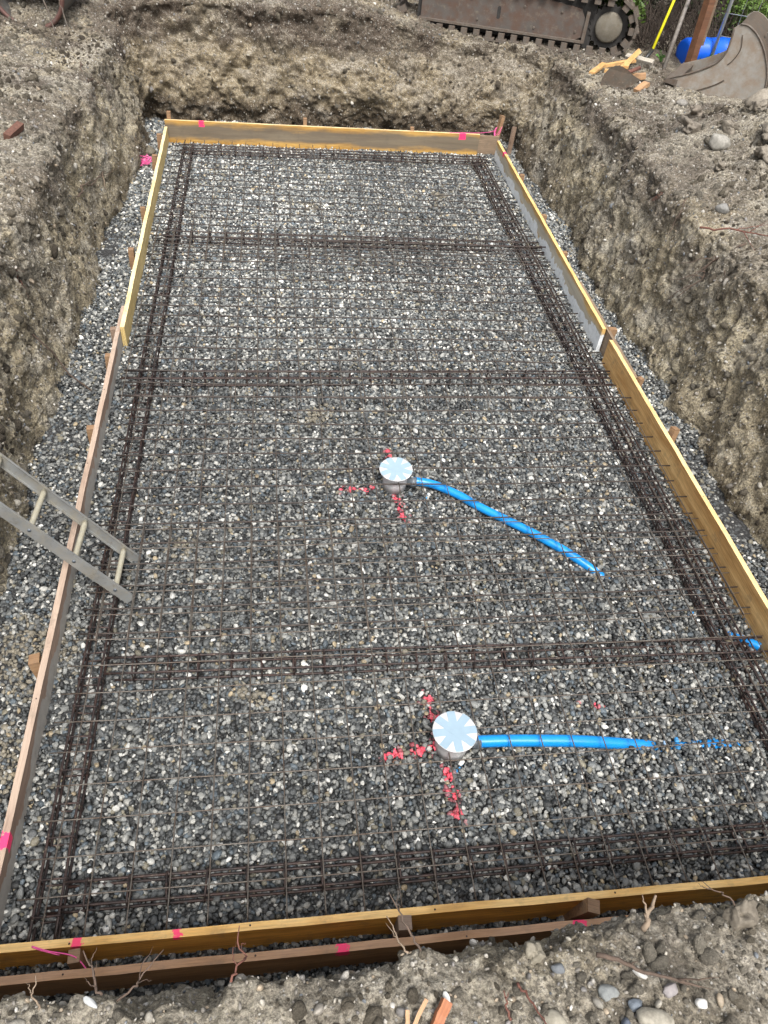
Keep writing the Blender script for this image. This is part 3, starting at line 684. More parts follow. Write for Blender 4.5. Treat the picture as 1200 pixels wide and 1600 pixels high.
# ---------------- roots, rods, string ----------------
M['root'] = simple('root_bark', (.085, .058, .042), .85, var=.45, scale=40, bump=.4)
M['rootred'] = simple('red_root', (.13, .052, .036), .8, var=.4, scale=40)
M['rootpale'] = simple('pale_root', (.20, .15, .105), .8, var=.3, scale=40)
M['pink'] = simple('pink_string', (.90, .12, .38), .6, var=.12, scale=60)
def crooked(a, b, n, amp, seed, sag=0):
    rr = random.Random(seed); a = Vector(a); b = Vector(b); out = []; off = Vector()
    for k in range(n+1):
        t = k/n; off = off*.8+Vector([rr.gauss(0, amp) for _ in range(3)]); out.append(a.lerp(b, t)+off*math.sin(math.pi*min(1, t*1.2+.08))-Vector((0, 0, sag*math.sin(math.pi*t))))
    return out
def root(label, a, b, r=.004, amp=.006, mat='root', seed=0, branches=2, cat='root', group='roots sticking out of the soil'):
    p = crooked(a, b, 14, amp, seed); bm = bmesh.new(); tube(bm, p, r, 7, taper=[1-.65*k/14 for k in range(15)])
    rr = random.Random(seed+1)
    for _ in range(branches):
        k = rr.randint(4, 11); L = (Vector(b)-Vector(a)).length*.35; d = Vector([rr.gauss(0, 1) for _ in range(3)]).normalized()
        tube(bm, crooked(p[k], p[k]+((Vector(b)-Vector(a)).normalized()+d*.8)*L, 8, amp*.7, seed+9), r*.5, 5, taper=[1-.8*j/8 for j in range(9)])
    return tag(obj('root', bm, M[mat], None, True), label, cat, group)
root('gnarled root stub curling up at the soil edge over the outer board, far left', (.435, -.585, .97), (.385, -.49, 1.01), .004, .007, 'root', 1, 3)
root('thin forked root left of the white stone in the foreground', (.29, -.60, .97), (.275, -.53, .99), .003, .004, 'rootpale', 2, 1)
root('bent twig like root sticking out over the outer board in the foreground', (.47, -.60, .96), (.58, -.50, .99), .003, .006, 'root', 3, 2)
root('thin brown root loop hanging over the outer board, left of centre', (.75, -.585, .97), (.77, -.46, .99), .0035, .010, 'rootred', 4, 2)
root('pale forked root dangling between the foreground boards by the middle stake', (1.21, -.56, .98), (1.16, -.47, .99), .003, .004, 'rootpale', 5, 1)
root('dark thin root dangling by the middle stake', (1.24, -.56, .99), (1.165, -.43, 1.05), .0035, .004, 'root', 6, 1)
root('knobbly light brown root stump standing up in front of the yellow foreground board', (1.87, -.56, .97), (1.90, -.50, 1.05), .009, .008, 'rootpale', 7, 1)
root('long thin grey root arching over the yellow foreground board at the right', (2.16, -.56, .99), (2.06, -.47, 1.03), .003, .006, 'root', 8, 1)
root('dark root lying on the foreground soil at the right', (1.70, -.62, 1.015), (1.94, -.72, 1.035), .007, .004, 'root', 9, 3)
root('broken root lying on the foreground soil at the lower right', (1.44, -.74, 1.01), (1.43, -.68, 1.03), .004, .003, 'rootred', 10, 1)
root('short reddish twig on the foreground soil right of centre', (1.48, -.66, .995), (1.52, -.76, 1.03), .004, .004, 'rootred', 11, 2)
root('red brown root sticking out of the top of the right earth bank', (4.02, 4.00, .96), (4.45, 3.62, 1.07), .008, .010, 'rootred', 12, 3)
root('dark branching root hanging down the right earth bank', (4.25, 3.72, .98), (3.93, 3.80, .50), .009, .016, 'root', 13, 6)
root('thin root hanging in the right bank above the branching root', (4.12, 4.5, .97), (3.96, 4.3, .72), .005, .012, 'root', 14, 4)
root('dark root arching at the left brink above the far left corner', (-.82, 7.0, .98), (-.62, 6.5, .82), .007, .012, 'root', 15, 3)
root('pale stripped root on the left bank', (-.62, 6.2, .35), (-.60, 6.08, .20), .009, .004, 'rootpale', 16, 0)
root('dark curved root on the lower left bank', (-.66, 5.3, .45), (-.58, 5.9, .40), .008, .012, 'root', 17, 2)
for k in range(26):
    row = random.choice(range(86, 108)); col = random.randrange(EG.shape[1]); a = Vector(EG[row, col]); nn = Vector(EN[row, col])
    if a.y < 2 : continue
    b = a+nn*random.uniform(.0, .06)+Vector((random.gauss(0, .08), random.gauss(0, .08), -random.uniform(.05, .28)))
    lb = 'thin dark root hanging from the brink of the far bank' if a.y > 8.6 else ('thin dark root hanging from the brink of the left bank' if a.x < 1 else 'thin dark root hanging from the brink of the right bank')
    root(lb, a-nn*.01, b, random.uniform(.0025, .006), .010, random.choice(['root', 'root', 'rootred']), 100+k, 3, group='thin roots along the brink')
bm = bmesh.new()   # felt of hair roots at the far brink
for k in range(420):
    row = random.choice(range(84, 104)); col = random.randrange(EG.shape[1]); a = Vector(EG[row, col]); nn = Vector(EN[row, col])
    if a.y < 2.5: continue
    b = a+nn*random.uniform(0, .03)+Vector((random.gauss(0, .04), random.gauss(0, .04), -random.uniform(.0, .12)))
    tube(bm, crooked(a-nn*.004, b, 5, .006, k), random.uniform(.0009, .002), 3)
tag(obj('fine_roots', bm, M['root'], None, True), kind='stuff')
bm = bmesh.new(); tube(bm, [(-.62, 3.28, .42), (-.57, 3.40, .22), (-.50, 3.42, .02), (-.36, 3.36, -.07)], .0055, 7)
tag(obj('steel_rod', bm, M['root'], None, True), 'thin rusty steel rod leaning against the left earth bank', 'rod')
def tangle(label, c, rad, n, seed, tail=None):
    rr = random.Random(seed); bm = bmesh.new()
    for _ in range(n):
        pts = [Vector(c)+Vector((rr.gauss(0, rad), rr.gauss(0, rad), abs(rr.gauss(0, rad)))) for _ in range(5)]; tube(bm, catmull(pts, 6), .0022, 5)
    if tail: tube(bm, catmull(tail, 6), .0017, 5)
    tag(obj('string_tangle', bm, M['pink'], None, True), label, 'string', 'pink builders string')
tangle('tangle of pink string on the gravel at the far left beside the yellow board', (-.405, 7.36, -.05), .042, 12, 1)
bm = bmesh.new()
for k in range(4): 
    pts = [Vector((3.60+.035*math.cos(a)+.004*k, 8.30+.03*math.sin(a), .14+.055*math.sin(a+k*.5)+.01*k)) for a in [i*.7 for i in range(10)]]; tube(bm, catmull(pts, 4), .0028, 5)
tube(bm, catmull([(3.58, 8.30, .17), (3.45, 8.24, .16), (3.3, 8.22, .155), (3.0, 8.20, .15)], 6), .002, 5)
tag(obj('string_loop', bm, M['pink'], None, True), 'pink string wound round the leaning stake at the far right corner', 'string', 'pink builders string')
bm = bmesh.new(); tube(bm, catmull([(-.0, -.195, .105), (.06, -.215, .10), (.13, -.235, .112), (.165, -.25, .10), (.20, -.285, .06)], 6), .0022, 5)
tube(bm, catmull([(.0, -.197, .105), (.03, -.21, .104), (.10, -.232, .103)], 6), .0018, 5)
tag(obj('string', bm, M['pink'], None, True), 'pink string pulled from the yellow foreground board to the leftmost stake', 'string', 'pink builders string')

# ---------------- stones and scraps in the foreground ----------------
def nz(x, y): return gz(x, y)
def stone(label, x, y, r, sc, c, c2, seed, sink=.45, rz=0, z=None):
    clod = 'clod' in label
    if y < 0: r *= .8; sink = min(.62, sink+.18)
    bm = bmesh.new(); rock(bm, r, sc, seed, 4 if clod else 3, .75 if clod else .22)
    if clod:
        Q = np.array([v.co[:] for v in bm.verts]); nn_ = fbm(Q, 1.6/r, 4, seed, .6)
        for v, e in zip(bm.verts, nn_): v.co *= 1+.16*e
    zz = (nz(x, y) if z is None else z)+r*sc[2]*(1-sink)
    tag(obj('stone', bm, stone_mat('stone_%d' % seed, c, c2), None, True, (x, y, zz), (0.2, .1, rz)), label, 'stone', 'stones lying on the soil')
stone('chalk white angular stone on the foreground soil, lower right', 1.945, -.75, .020, (1, .9, .8), (.55, .54, .5), (.78, .77, .73), 1, .2)
stone('smooth grey violet stone on the foreground soil right of centre', 1.872, -.715, .026, (1.2, .8, .8), (.22, .20, .20), (.34, .31, .30), 2, .3, .4)
stone('large mottled buff stone at the lower edge right of centre', 1.812, -.775, .045, (1.4, .8, .7), (.20, .18, .14), (.40, .37, .30), 3, .35, -.3)
stone('small blue grey stone lying against the large mottled stone', 1.775, -.735, .020, (1.1, .9, .8), (.10, .12, .14), (.20, .23, .27), 4, .3)
stone('dark slate stone just left of the large mottled stone', 1.735, -.785, .026, (.8, 1.1, .9), (.05, .06, .08), (.12, .14, .18), 5, .2)
stone('buff earth covered stone at the lower edge, left of the slate stone', 1.555, -.752, .040, (1.2, .9, .7), (.22, .20, .15), (.38, .35, .28), 6, .4)
stone('flat dark grey stone half buried at the soil edge near the right', 1.602, -.632, .022, (1.2, .8, .7), (.09, .10, .11), (.18, .19, .20), 7, .4)
stone('blue grey flat stone half buried in the foreground', 1.715, -.700, .030, (1.2, .9, .6), (.14, .15, .15), (.27, .28, .27), 8, .45)
stone('long flat white stone at the soil edge on the left', .412, -.598, .020, (1.5, .6, .7), (.40, .41, .40), (.60, .61, .60), 9, .1, -.6)
stone('small white splinter stone in the foreground centre', 1.292, -.672, .012, (1, 1.5, .8), (.6, .6, .56), (.8, .79, .74), 10, .1, .3)
stone('slim white stone on the foreground soil above the blue grey stone', 1.812, -.668, .018, (1.6, .6, .7), (.40, .39, .36), (.58, .57, .53), 11, .2, -.5)
stone('clod of buff earth at the soil edge above the flat dark stone', 1.548, -.590, .040, (1, .8, .9), (.16, .14, .10), (.30, .27, .21), 12, .4)
stone('tall clod of earth at the right end of the foreground soil edge', 2.16, -.555, .050, (1.1, .8, .9), (.12, .10, .075), (.22, .19, .145), 13, .4)
stone('round brown stone at the foot of the far left bank', -.395, 7.72, .055, (1, 1, .9), (.10, .085, .06), (.18, .16, .12), 14, .3, z=GZ)
stone('round grey stone lying loose on the right bank brink', 4.30, 4.25, .05, (1.1, .9, .8), (.16, .16, .15), (.28, .27, .25), 15, .3)
stone('blocky grey stone at the foot of the spoil heap on the right', 4.72, 5.35, .085, (1.2, .9, .8), (.22, .21, .18), (.36, .34, .30), 16, .3)
stone('buff boulder on the spoil heap under the digging bucket', 5.35, 5.95, .13, (1.1, .8, .8), (.20, .17, .13), (.34, .30, .24), 17, .4)
stone('brown clod beside the blocky grey stone on the right', 4.62, 5.75, .09, (1, 1, .7), (.12, .10, .08), (.22, .19, .15), 18, .3)
stone('elongated brown clod behind the blocky grey stone', 4.85, 6.15, .08, (1.5, .8, .7), (.14, .12, .09), (.24, .20, .16), 19, .3, .5)
stone('grey stone in front of the bucket lip', 5.0, 6.75, .05, (1.3, .9, .7), (.18, .17, .15), (.30, .28, .25), 20, .3)
for k, (x, y, r) in enumerate(((5.1, 5.2, .10), (5.4, 5.4, .13), (4.95, 5.0, .08), (5.2, 5.75, .07), (5.55, 5.75, .12), (4.9, 5.55, .06), (5.25, 4.75, .10), (4.6, 5.0, .05), (5.45, 6.3, .07), (5.0, 4.5, .07))):
    stone('rough brown clod of earth on the spoil heap at the right edge of the picture', x, y, r, (1.1, .9, .7), (.13, .11, .085), (.27, .235, .185), 40+k, .35, k)
M['splint'] = wood('orange_splinter', (.24, .075, .03), (.50, .21, .09))
M['splint2'] = wood('pale_splinter', (.36, .20, .10), (.55, .34, .18))
def chip(label, a, b, w, t, mat, name='wood_scrap', roll=0, cat='wood scrap', group='scraps of wood on the ground'):
    a = Vector(a); b = Vector(b); d = (b-a); L = d.length; bm = bmesh.new(); box(bm, 0, L, -w/2, w/2, -t/2, t/2, bev=min(w, t)*.12, nx=5, wob=min(w, t)*.10)
    o = obj(name, bm, M[mat]); o.rotation_mode = 'QUATERNION'; o.location = a; q_ = d.to_track_quat('X', 'Z'); o.rotation_quaternion = q_ @ Euler((R(roll), 0, 0)).to_quaternion()
    return tag(o, label, cat, group)
zf = nz(1.2, -.7)
chip('broken orange wood splinter, the thick one at the lower edge', (1.235, -.755, zf+.018), (1.285, -.685, zf+.030), .026, .018, 'splint', roll=20)
chip('dark orange splinter under the thick one at the lower edge', (1.20, -.765, zf+.010), (1.262, -.735, zf+.016), .022, .010, 'splint', roll=-10)
chip('pale split stick standing at the left of the foreground splinters', (1.175, -.750, zf+.012), (1.185, -.695, zf+.024), .010, .012, 'splint2')
chip('pale split stick leaning across the foreground splinters', (1.180, -.750, zf+.010), (1.232, -.680, zf+.045), .010, .010, 'splint2')
M['brick'] = simple('broken_brick', (.11, .05, .034), .85, var=.35, scale=50, bump=.3)
chip('broken piece of red brick on the left ground', (-.99, 4.93, nz(-.97, 5.0)+.015), (-.93, 5.12, nz(-.95, 5.1)+.035), .05, .045, 'brick', 'brick_piece', 15, 'brick', None)

# ---------------- upper right: wood pile, spade, broom, post, barrel, fence, bucket ----------------
g = lambda x, y: nz(x, y)
M['lath'] = wood('fresh_lath', (.50, .27, .09), (.78, .50, .22))
z = .95
chip('orange lath lying at the left of the scrap wood pile', (4.45, 7.95, g(4.45, 7.95)+.02), (4.75, 8.40, g(4.75, 8.4)+.07), .06, .025, 'lath')
chip('orange lath lying across the top of the scrap wood pile', (4.72, 8.35, g(4.72, 8.35)+.06), (5.12, 8.42, g(5.1, 8.4)+.10), .055, .030, 'lath')
chip('long lath at the right of the scrap wood pile, raised at its far end', (4.80, 8.05, g(4.8, 8.05)+.03), (5.22, 8.60, g(5.2, 8.6)+.14), .055, .028, 'lath', roll=40)
chip('short orange block under the middle of the scrap wood pile', (4.62, 8.02, g(4.62, 8.02)+.02), (4.82, 7.92, g(4.8, 7.95)+.03), .06, .03, 'lath')
chip('small orange block inside the scrap wood pile', (4.90, 8.12, g(4.9, 8.1)+.05), (4.96, 8.26, g(4.95, 8.2)+.08), .06, .03, 'lath')
chip('pale wood block sticking out under the spade blade', (4.74, 7.32, g(4.7, 7.3)+.01), (4.88, 7.42, g(4.9, 7.4)+.05), .07, .04, 'splint2')
chip('pale timber offcut behind the spade blade', (4.70, 7.72, g(4.7, 7.7)+.05), (4.95, 7.66, g(4.9, 7.6)+.07), .07, .05, 'splint2')
M['steelworn'] = metal('worn_steel', (.36, .34, .305), (.26, .20, .15), .35, .5, .2, 6)
M['darksteel'] = metal('dark_dirty_steel', (.075, .065, .05), (.09, .06, .04), .5, .75, .2, 10)
M['rustplate'] = metal('rusty_painted_plate', (.115, .10, .088), (.10, .058, .040), .35, .65, .15, 5)
M['hubsteel'] = metal('muddy_hub', (.20, .185, .15), (.13, .11, .08), .6, .8, .1, 12)
M['blackrubber'] = simple('track_dark', (.03, .028, .026), .85, var=.4, scale=18)
M['padsteel'] = metal('track_shoe_steel', (.15, .13, .11), (.10, .07, .05), .4, .7, .2, 14)
# spade head: a half-round blade on edge, with wooden handle
rt = empty('spade', (4.56, 7.48, g(4.6, 7.45)-.03), (R(-12), 0, R(-14))); tag(rt, 'dark round bladed spade stuck on edge in front of the scrap wood', 'spade')
bm = bmesh.new(); poly = [(-.145, 0), (-.155, .07), (-.14, .14), (-.10, .20), (-.04, .235), (.03, .235), (.10, .205), (.17, .165), (.255, .135), (.20, .09), (.13, .045), (.06, 0.0)]
prism(bm, poly, -.004, .006)
for v in bm.verts: v.co.y += .5*(v.co.x)**2
obj('blade', bm, M['darksteel'], rt, False)
bm = bmesh.new(); tube(bm, [(.05, .02, .17), (.16, .16, .20), (.26, .30, .24)], .020, 10); obj('handle', bm, M['rootred'], rt, True)
# broom
hx, hy, hz = 5.40, 8.72, g(5.4, 8.7)
rt = empty('broom', (5.22, 8.62, hz)); tag(rt, 'broom with pale bristles and bright yellow handle leaning on the hedge', 'broom')
M['yellow'] = simple('yellow_handle', (.72, .66, .02), .35, var=.08); M['bristle'] = simple('pale_bristles', (.34, .31, .26), .9, var=.35, scale=60); M['blackp'] = simple('black_plastic', (.03, .03, .03), .4)
bm = bmesh.new(); tube(bm, [(.22, .12, .14), (.52, .50, .82), (.63, .62, 1.10)], .017, 10); obj('handle', bm, M['yellow'], rt, True)
bm = bmesh.new(); tube(bm, [(.10, .0, .055), (.22, .12, .14)], .020, 10); obj('socket', bm, M['blackp'], rt, True)
bm = bmesh.new(); MB = Matrix.Translation((.03, -.02, .065)) @ Matrix.Rotation(R(-42), 4, 'Z') @ Matrix.Rotation(R(20), 4, 'X'); box(bm, -.17, .17, -.035, .035, -.012, .018, MB, bev=.004); obj('broom_head', bm, M['bristle'], rt)
bm = bmesh.new()
for i in range(26):
    for j in range(4):
        p = MB @ Vector((-.160+i*.0128, -.028+j*.018, -.01)); e = MB @ Vector((-.160+i*.0130+random.gauss(0, .006), -.045+j*.026+random.gauss(0, .006), -.085)); tube(bm, [p, e], .006, 5)
tag(obj('bristles', bm, M['bristle'], rt), kind='stuff')
# grey pole
bm = bmesh.new(); tube(bm, [(5.56, 8.55, g(5.56, 8.55)-.02), (5.74, 8.85, .95+.45), (5.9, 9.1, .95+.95)], .024, 10)
M['greywood'] = wood('grey_pole_wood', (.16, .14, .12), (.33, .30, .27)); tag(obj('wooden_pole', bm, M['greywood'], None, True), 'thin grey weathered wooden pole leaning between the broom and the timber post', 'pole')
# timber post
M['postwood'] = wood('reddish_post', (.10, .042, .02), (.24, .11, .055)); M['postside'] = wood('dark_post', (.12, .08, .05), (.26, .18, .12))
rt = empty('timber_post', (5.82, 8.46, .88), (R(-4), R(3), R(18))); tag(rt, 'square reddish brown timber post standing beside the blue barrel', 'post')
bm = bmesh.new(); box(bm, -.045, .045, -.045, .045, 0, 1.6, bev=.004, nx=2); obj('post', bm, M['postwood'], rt)
bm = bmesh.new(); box(bm, .048, .105, -.02, .045, 0.28, 1.6, bev=.004, nx=2); obj('side_batten', bm, M['postside'], rt)
# barrel
M['blueplastic'] = simple('blue_plastic', (.006, .10, .62), .28, var=.15, scale=4)
rt = empty('blue_barrel', (6.30, 8.98, g(6.1, 8.9)+.10), (R(90), 0, R(64))); tag(rt, 'bright blue plastic barrel lying behind the timber post', 'barrel')
rt.rotation_euler = (0, R(90), R(14))
bm = bmesh.new(); lathe(bm, [(.10, -.42), (.135, -.41), (.15, -.38), (.152, -.15), (.158, -.14), (.158, -.11), (.152, -.10), (.152, .12), (.158, .13), (.158, .16), (.152, .17), (.15, .38), (.135, .41), (.10, .42)], 40); obj('barrel_body', bm, M['blueplastic'], rt, True)
bm = bmesh.new(); lathe(bm, [(.03, .421), (.03, .435), (.025, .44)], 20); obj('bung', bm, M['blackp'], rt, True)
# temporary fence panel
M['galv'] = metal('galvanised_tube', (.62, .66, .70), None, .2, .35, .6, 10)
rt = empty('temporary_fence', (6.23, 8.78, .93), (R(-3), R(2), R(-12))); tag(rt, 'galvanised temporary fence panel with wire grid behind the digging bucket', 'fence')
for nm, a, b in (('upright', (0, 0, .05), (0, 0, 1.9)), ('lower_rail', (0, 0, .05), (2.2, 0, .05)), ('upright', (2.2, 0, .05), (2.2, 0, 1.9)), ('upper_rail', (0, 0, 1.9), (2.2, 0, 1.9))):
    bm = bmesh.new(); tube(bm, [a, b], .021, 12); obj(nm, bm, M['galv'], rt, True)
bm = bmesh.new()
for i in range(1, 13): tube(bm, [(i*.17, -.006, .05), (i*.17, -.006, 1.9)], .0035, 5)
for j in range(1, 9): tube(bm, [(0, .004, .05+j*.23), (2.2, .004, .05+j*.23)], .0035, 5)
obj('wire_grid', bm, M['galv'], rt, True)
# excavator bucket lying on its back edge
rt = empty('digging_bucket', (5.17, 7.60, 1.0), (0, 0, R(-35))); tag(rt, 'big worn steel digger bucket with smooth curved side and pointed lip', 'bucket')
low = [(-.018, -.012), (.189, -.053), (.442, -.078), (.657, -.100), (.867, -.118), (.950, -.065), (.997, .057), (.985, .205), (.925, .341), (.838, .468), (.730, .570), (.62, .625), (.545, .625)]
upp = [(.500, .585), (.508, .48), (.506, .377), (.468, .286), (.386, .21), (.23, .118), (.081, .052), (-.018, .008)]
def flat(pts): return [(v.x, v.z) for v in catmull([(x, 0, zz) for x, zz in pts], 5)]
low, upp = flat(low), flat(upp)
for y in (0, .80):
    bm = bmesh.new(); prism(bm, low+upp, y, y+.022); obj('side_plate', bm, M['steelworn'], rt)
bm = bmesh.new(); cx, cz = .62, .2
inner = [(x+(cx-x)*.035, zz+(cz-zz)*.05) for x, zz in low]; prism(bm, low[1:]+inner[1:][::-1], .0225, .7995); obj('shell', bm, M['darksteel'], rt)
bm = bmesh.new(); prism(bm, [(-.03, -.016), (.12, -.030), (.12, .03), (.0, .022)], -.012, .834); obj('cutting_edge', bm, M['padsteel'], rt)
bm = bmesh.new(); tube(bm, catmull([(.30, -.003, -.05), (.42, -.003, .01), (.52, -.003, .07), (.58, -.003, .12)], 5), .007, 6); obj('weld_seam', bm, M['darksteel'], rt, True)
bm = bmesh.new(); tube(bm, [(x, -.002, zz) for x, zz in upp], .011, 6); tube(bm, [(x, -.002, zz) for x, zz in low[25:]], .010, 6); obj('edge_bead', bm, M['padsteel'], rt, True)
bm = bmesh.new(); tube(bm, catmull([(.60, -.004, .54), (.63, -.004, .42), (.60, -.004, .32), (.56, -.004, .26)], 6), .005, 5); obj('scratch_ridge', bm, M['darksteel'], rt, True)
bm = bmesh.new()
for y in (.22, .52): box(bm, .80, 1.35, y, y+.05, .20, .56, bev=.01)
obj('mounting_ear', bm, M['padsteel'], rt)

# ---------------- mini excavator on the far bank (undercarriage in view) ----------------
def excavator():
    rt = empty('excavator', (2.687, 9.785, .885), (0, R(0), R(-18))); tag(rt, 'tracked excavator standing on the far bank with rusty track frame and toothed wheel', 'excavator')
    L = 2.55
    bm = bmesh.new(); poly = [(.10, .10), (2.02, .10), (2.10, .14), (2.10, .30), (2.02, .42), (1.6, .46), (.3, .46), (.10, .38)]
    prism(bm, poly, -.02, .03)
    fr = obj('track_frame', bm, M['rustplate'], rt)
    bm = bmesh.new(); box(bm, .08, 2.12, -.06, .02, .075, .10, bev=.004); obj('lower_flange', bm, M['padsteel'], fr)
    bm = bmesh.new(); box(bm, 2.09, 2.13, -.05, .03, .08, .40, Matrix.Translation((0, 0, 0)), bev=.004); obj('end_flange', bm, M['padsteel'], fr)
    bm = bmesh.new(); poly = [(1.05+.022*math.cos(a), .26+(.045 if math.sin(a) > 0 else -.045)+.022*math.sin(a)) for a in [i*math.pi/8 for i in range(16)]]; prism(bm, poly, -.0225, -.0205); obj('slot', bm, M['blackrubber'], fr)
    bm = bmesh.new(); box(bm, .05, 2.2, .03, .36, .02, .52, bev=.02); obj('track_inside', bm, M['blackrubber'], rt)
    bm = bmesh.new()
    for bx_, bz_ in ((.3, .36), (.7, .36), (1.35, .36), (1.8, .36), (2.0, .18), (1.5, .16), (.8, .16)): lathe(bm, [(.014, 0), (.014, .008), (.011, .012)], 6, Matrix.Translation((bx_, -.02, bz_)) @ Matrix.Rotation(R(90), 4, 'X'))
    tag(obj('bolts', bm, M['padsteel'], fr))
    # sprocket
    cx, cz, r = 2.38, .27, .215; bm = bmesh.new(); pts = []
    for i in range(42):
        a = 2*math.pi*i/42; rr = r+(.022 if i % 2 == 0 else -.006); pts.append((cx+rr*math.cos(a), cz+rr*math.sin(a)))
    prism(bm, pts, .02, .06); sp = obj('sprocket', bm, M['blackrubber'], rt)
    bm = bmesh.new(); lathe(bm, [(.16, 0), (.158, .035), (.14, .05), (.03, .058)], 32, Matrix.Translation((cx, .02, cz)) @ Matrix.Rotation(R(90), 4, 'X')); obj('hub', bm, M['hubsteel'], sp, True)
    # track shoes all round
    path = []; r2 = .30; z0_ = -.005; zt = .56
    for k in range(16): path.append((.05+k*.155, z0_+.0, 0))
    for k in range(1, 6): a = -90+k*30; path.append((cx+r2*math.cos(R(a)), .28+.285*math.sin(R(a)), R(a+90)))
    for k in range(15): path.append((cx-.05-k*.155, zt, math.pi))
    for k in range(1, 6): a = 90+k*30; path.append((.12+r2*math.cos(R(a)), .28+.285*math.sin(R(a)), R(a+90)))
    first = None
    for x, zz, a in path:
        if first is None:
            bm = bmesh.new(); box(bm, -.066, .066, -.10, .42, -.030, .0, bev=.004); box(bm, -.010, .010, -.10, .42, -.058, -.030, bev=.003); box(bm, -.045, .03, -.085, -.02, .0, .065, bev=.006); first = o = obj('track_shoe', bm, M['padsteel'], rt)
        else: o = first.copy(); C.objects.link(o); o.parent = rt
        o.location = (x, 0, zz); o.rotation_euler = (0, -a, 0)
    for k in range(5):
        bm = bmesh.new(); lathe(bm, [(.05, 0), (.07, .01), (.07, .25), (.05, .26)], 20, Matrix.Translation((.35+k*.40, .30, .07)) @ Matrix.Rotation(R(90), 4, 'X')); obj('roller', bm, M['blackrubber'], rt, True)
    bm = bmesh.new(); box(bm, .30, 2.55, .10, 1.9, .66, .76, bev=.02); obj('turntable_body', bm, M['darksteel'], rt)
    bm = bmesh.new(); box(bm, .35, 2.5, .15, 1.85, .76, 1.30, bev=.06); obj('engine_housing', bm, simple('machine_paint', (.55, .34, .05), .4), rt)
excavator()

# ---------------- rusty drum at upper left ----------------
M['drumin'] = metal('drum_inside', (.12, .125, .12), (.08, .06, .05), .4, .7, .2, 8); M['drumrim'] = metal('drum_rim', (.13, .085, .075), (.12, .05, .04), .5, .55, .2, 8)
rt = empty('steel_drum', (-1.44, 8.02, g(-1.42, 8.0)+.31), (R(-86), 0, R(-8))); tag(rt, 'round rusty rimmed drum lying open end forward at the upper left', 'drum')
bm = bmesh.new(); n = 48; prof = [(.36, 0), (.36, .8), (.345, .8), (.345, .012)]
rings = [[bm.verts.new((r_*math.cos(2*math.pi*k/n), r_*math.sin(2*math.pi*k/n), zz)) for k in range(n)] for r_, zz in prof]
for a, b in zip(rings, rings[1:]):
    for k in range(n): bm.faces.new((a[k], a[(k+1) % n], b[(k+1) % n], b[k]))
bm.faces.new([rings[1][k] for k in range(n)])
bmesh.ops.recalc_face_normals(bm, faces=bm.faces); obj('shell', bm, M['drumin'], rt, True)
bm = bmesh.new(); tube(bm, [(.355*math.cos(2*math.pi*k/48), .355*math.sin(2*math.pi*k/48), 0) for k in range(49)], .022, 10, caps=False); obj('rim', bm, M['drumrim'], rt, True)
bm = bmesh.new(); tube(bm, crooked((-1.25, 7.75, 1.6), (-1.12, 7.55, 1.05), 14, .012, 5), .006, 6); tube(bm, crooked((-1.1, 7.75, 1.5), (-1.0, 7.6, 1.05), 14, .012, 6), .005, 6)
tag(obj('wire', bm, M['padsteel'], None, True), 'loose bent wire hanging in front of the rusty drum', 'wire')
M['whitecloth'] = simple('white_fibres', (.55, .53, .48), .8)
bm = bmesh.new()
for k in range(26):
    a = Vector((4.95+random.gauss(0, .05), 4.75+random.gauss(0, .10), 0)); a.z = g(a.x, a.y)+.04; b = a+Vector((.30+random.gauss(0, .05), .05+random.gauss(0, .06), .10+random.gauss(0, .02))); tube(bm, crooked(a, b, 6, .006, 500+k), .002, 4)
tag(obj('root_clump', bm, M['rootpale'], None, True), 'sheaf of pale fibrous roots on the spoil heap at the right edge', 'roots')

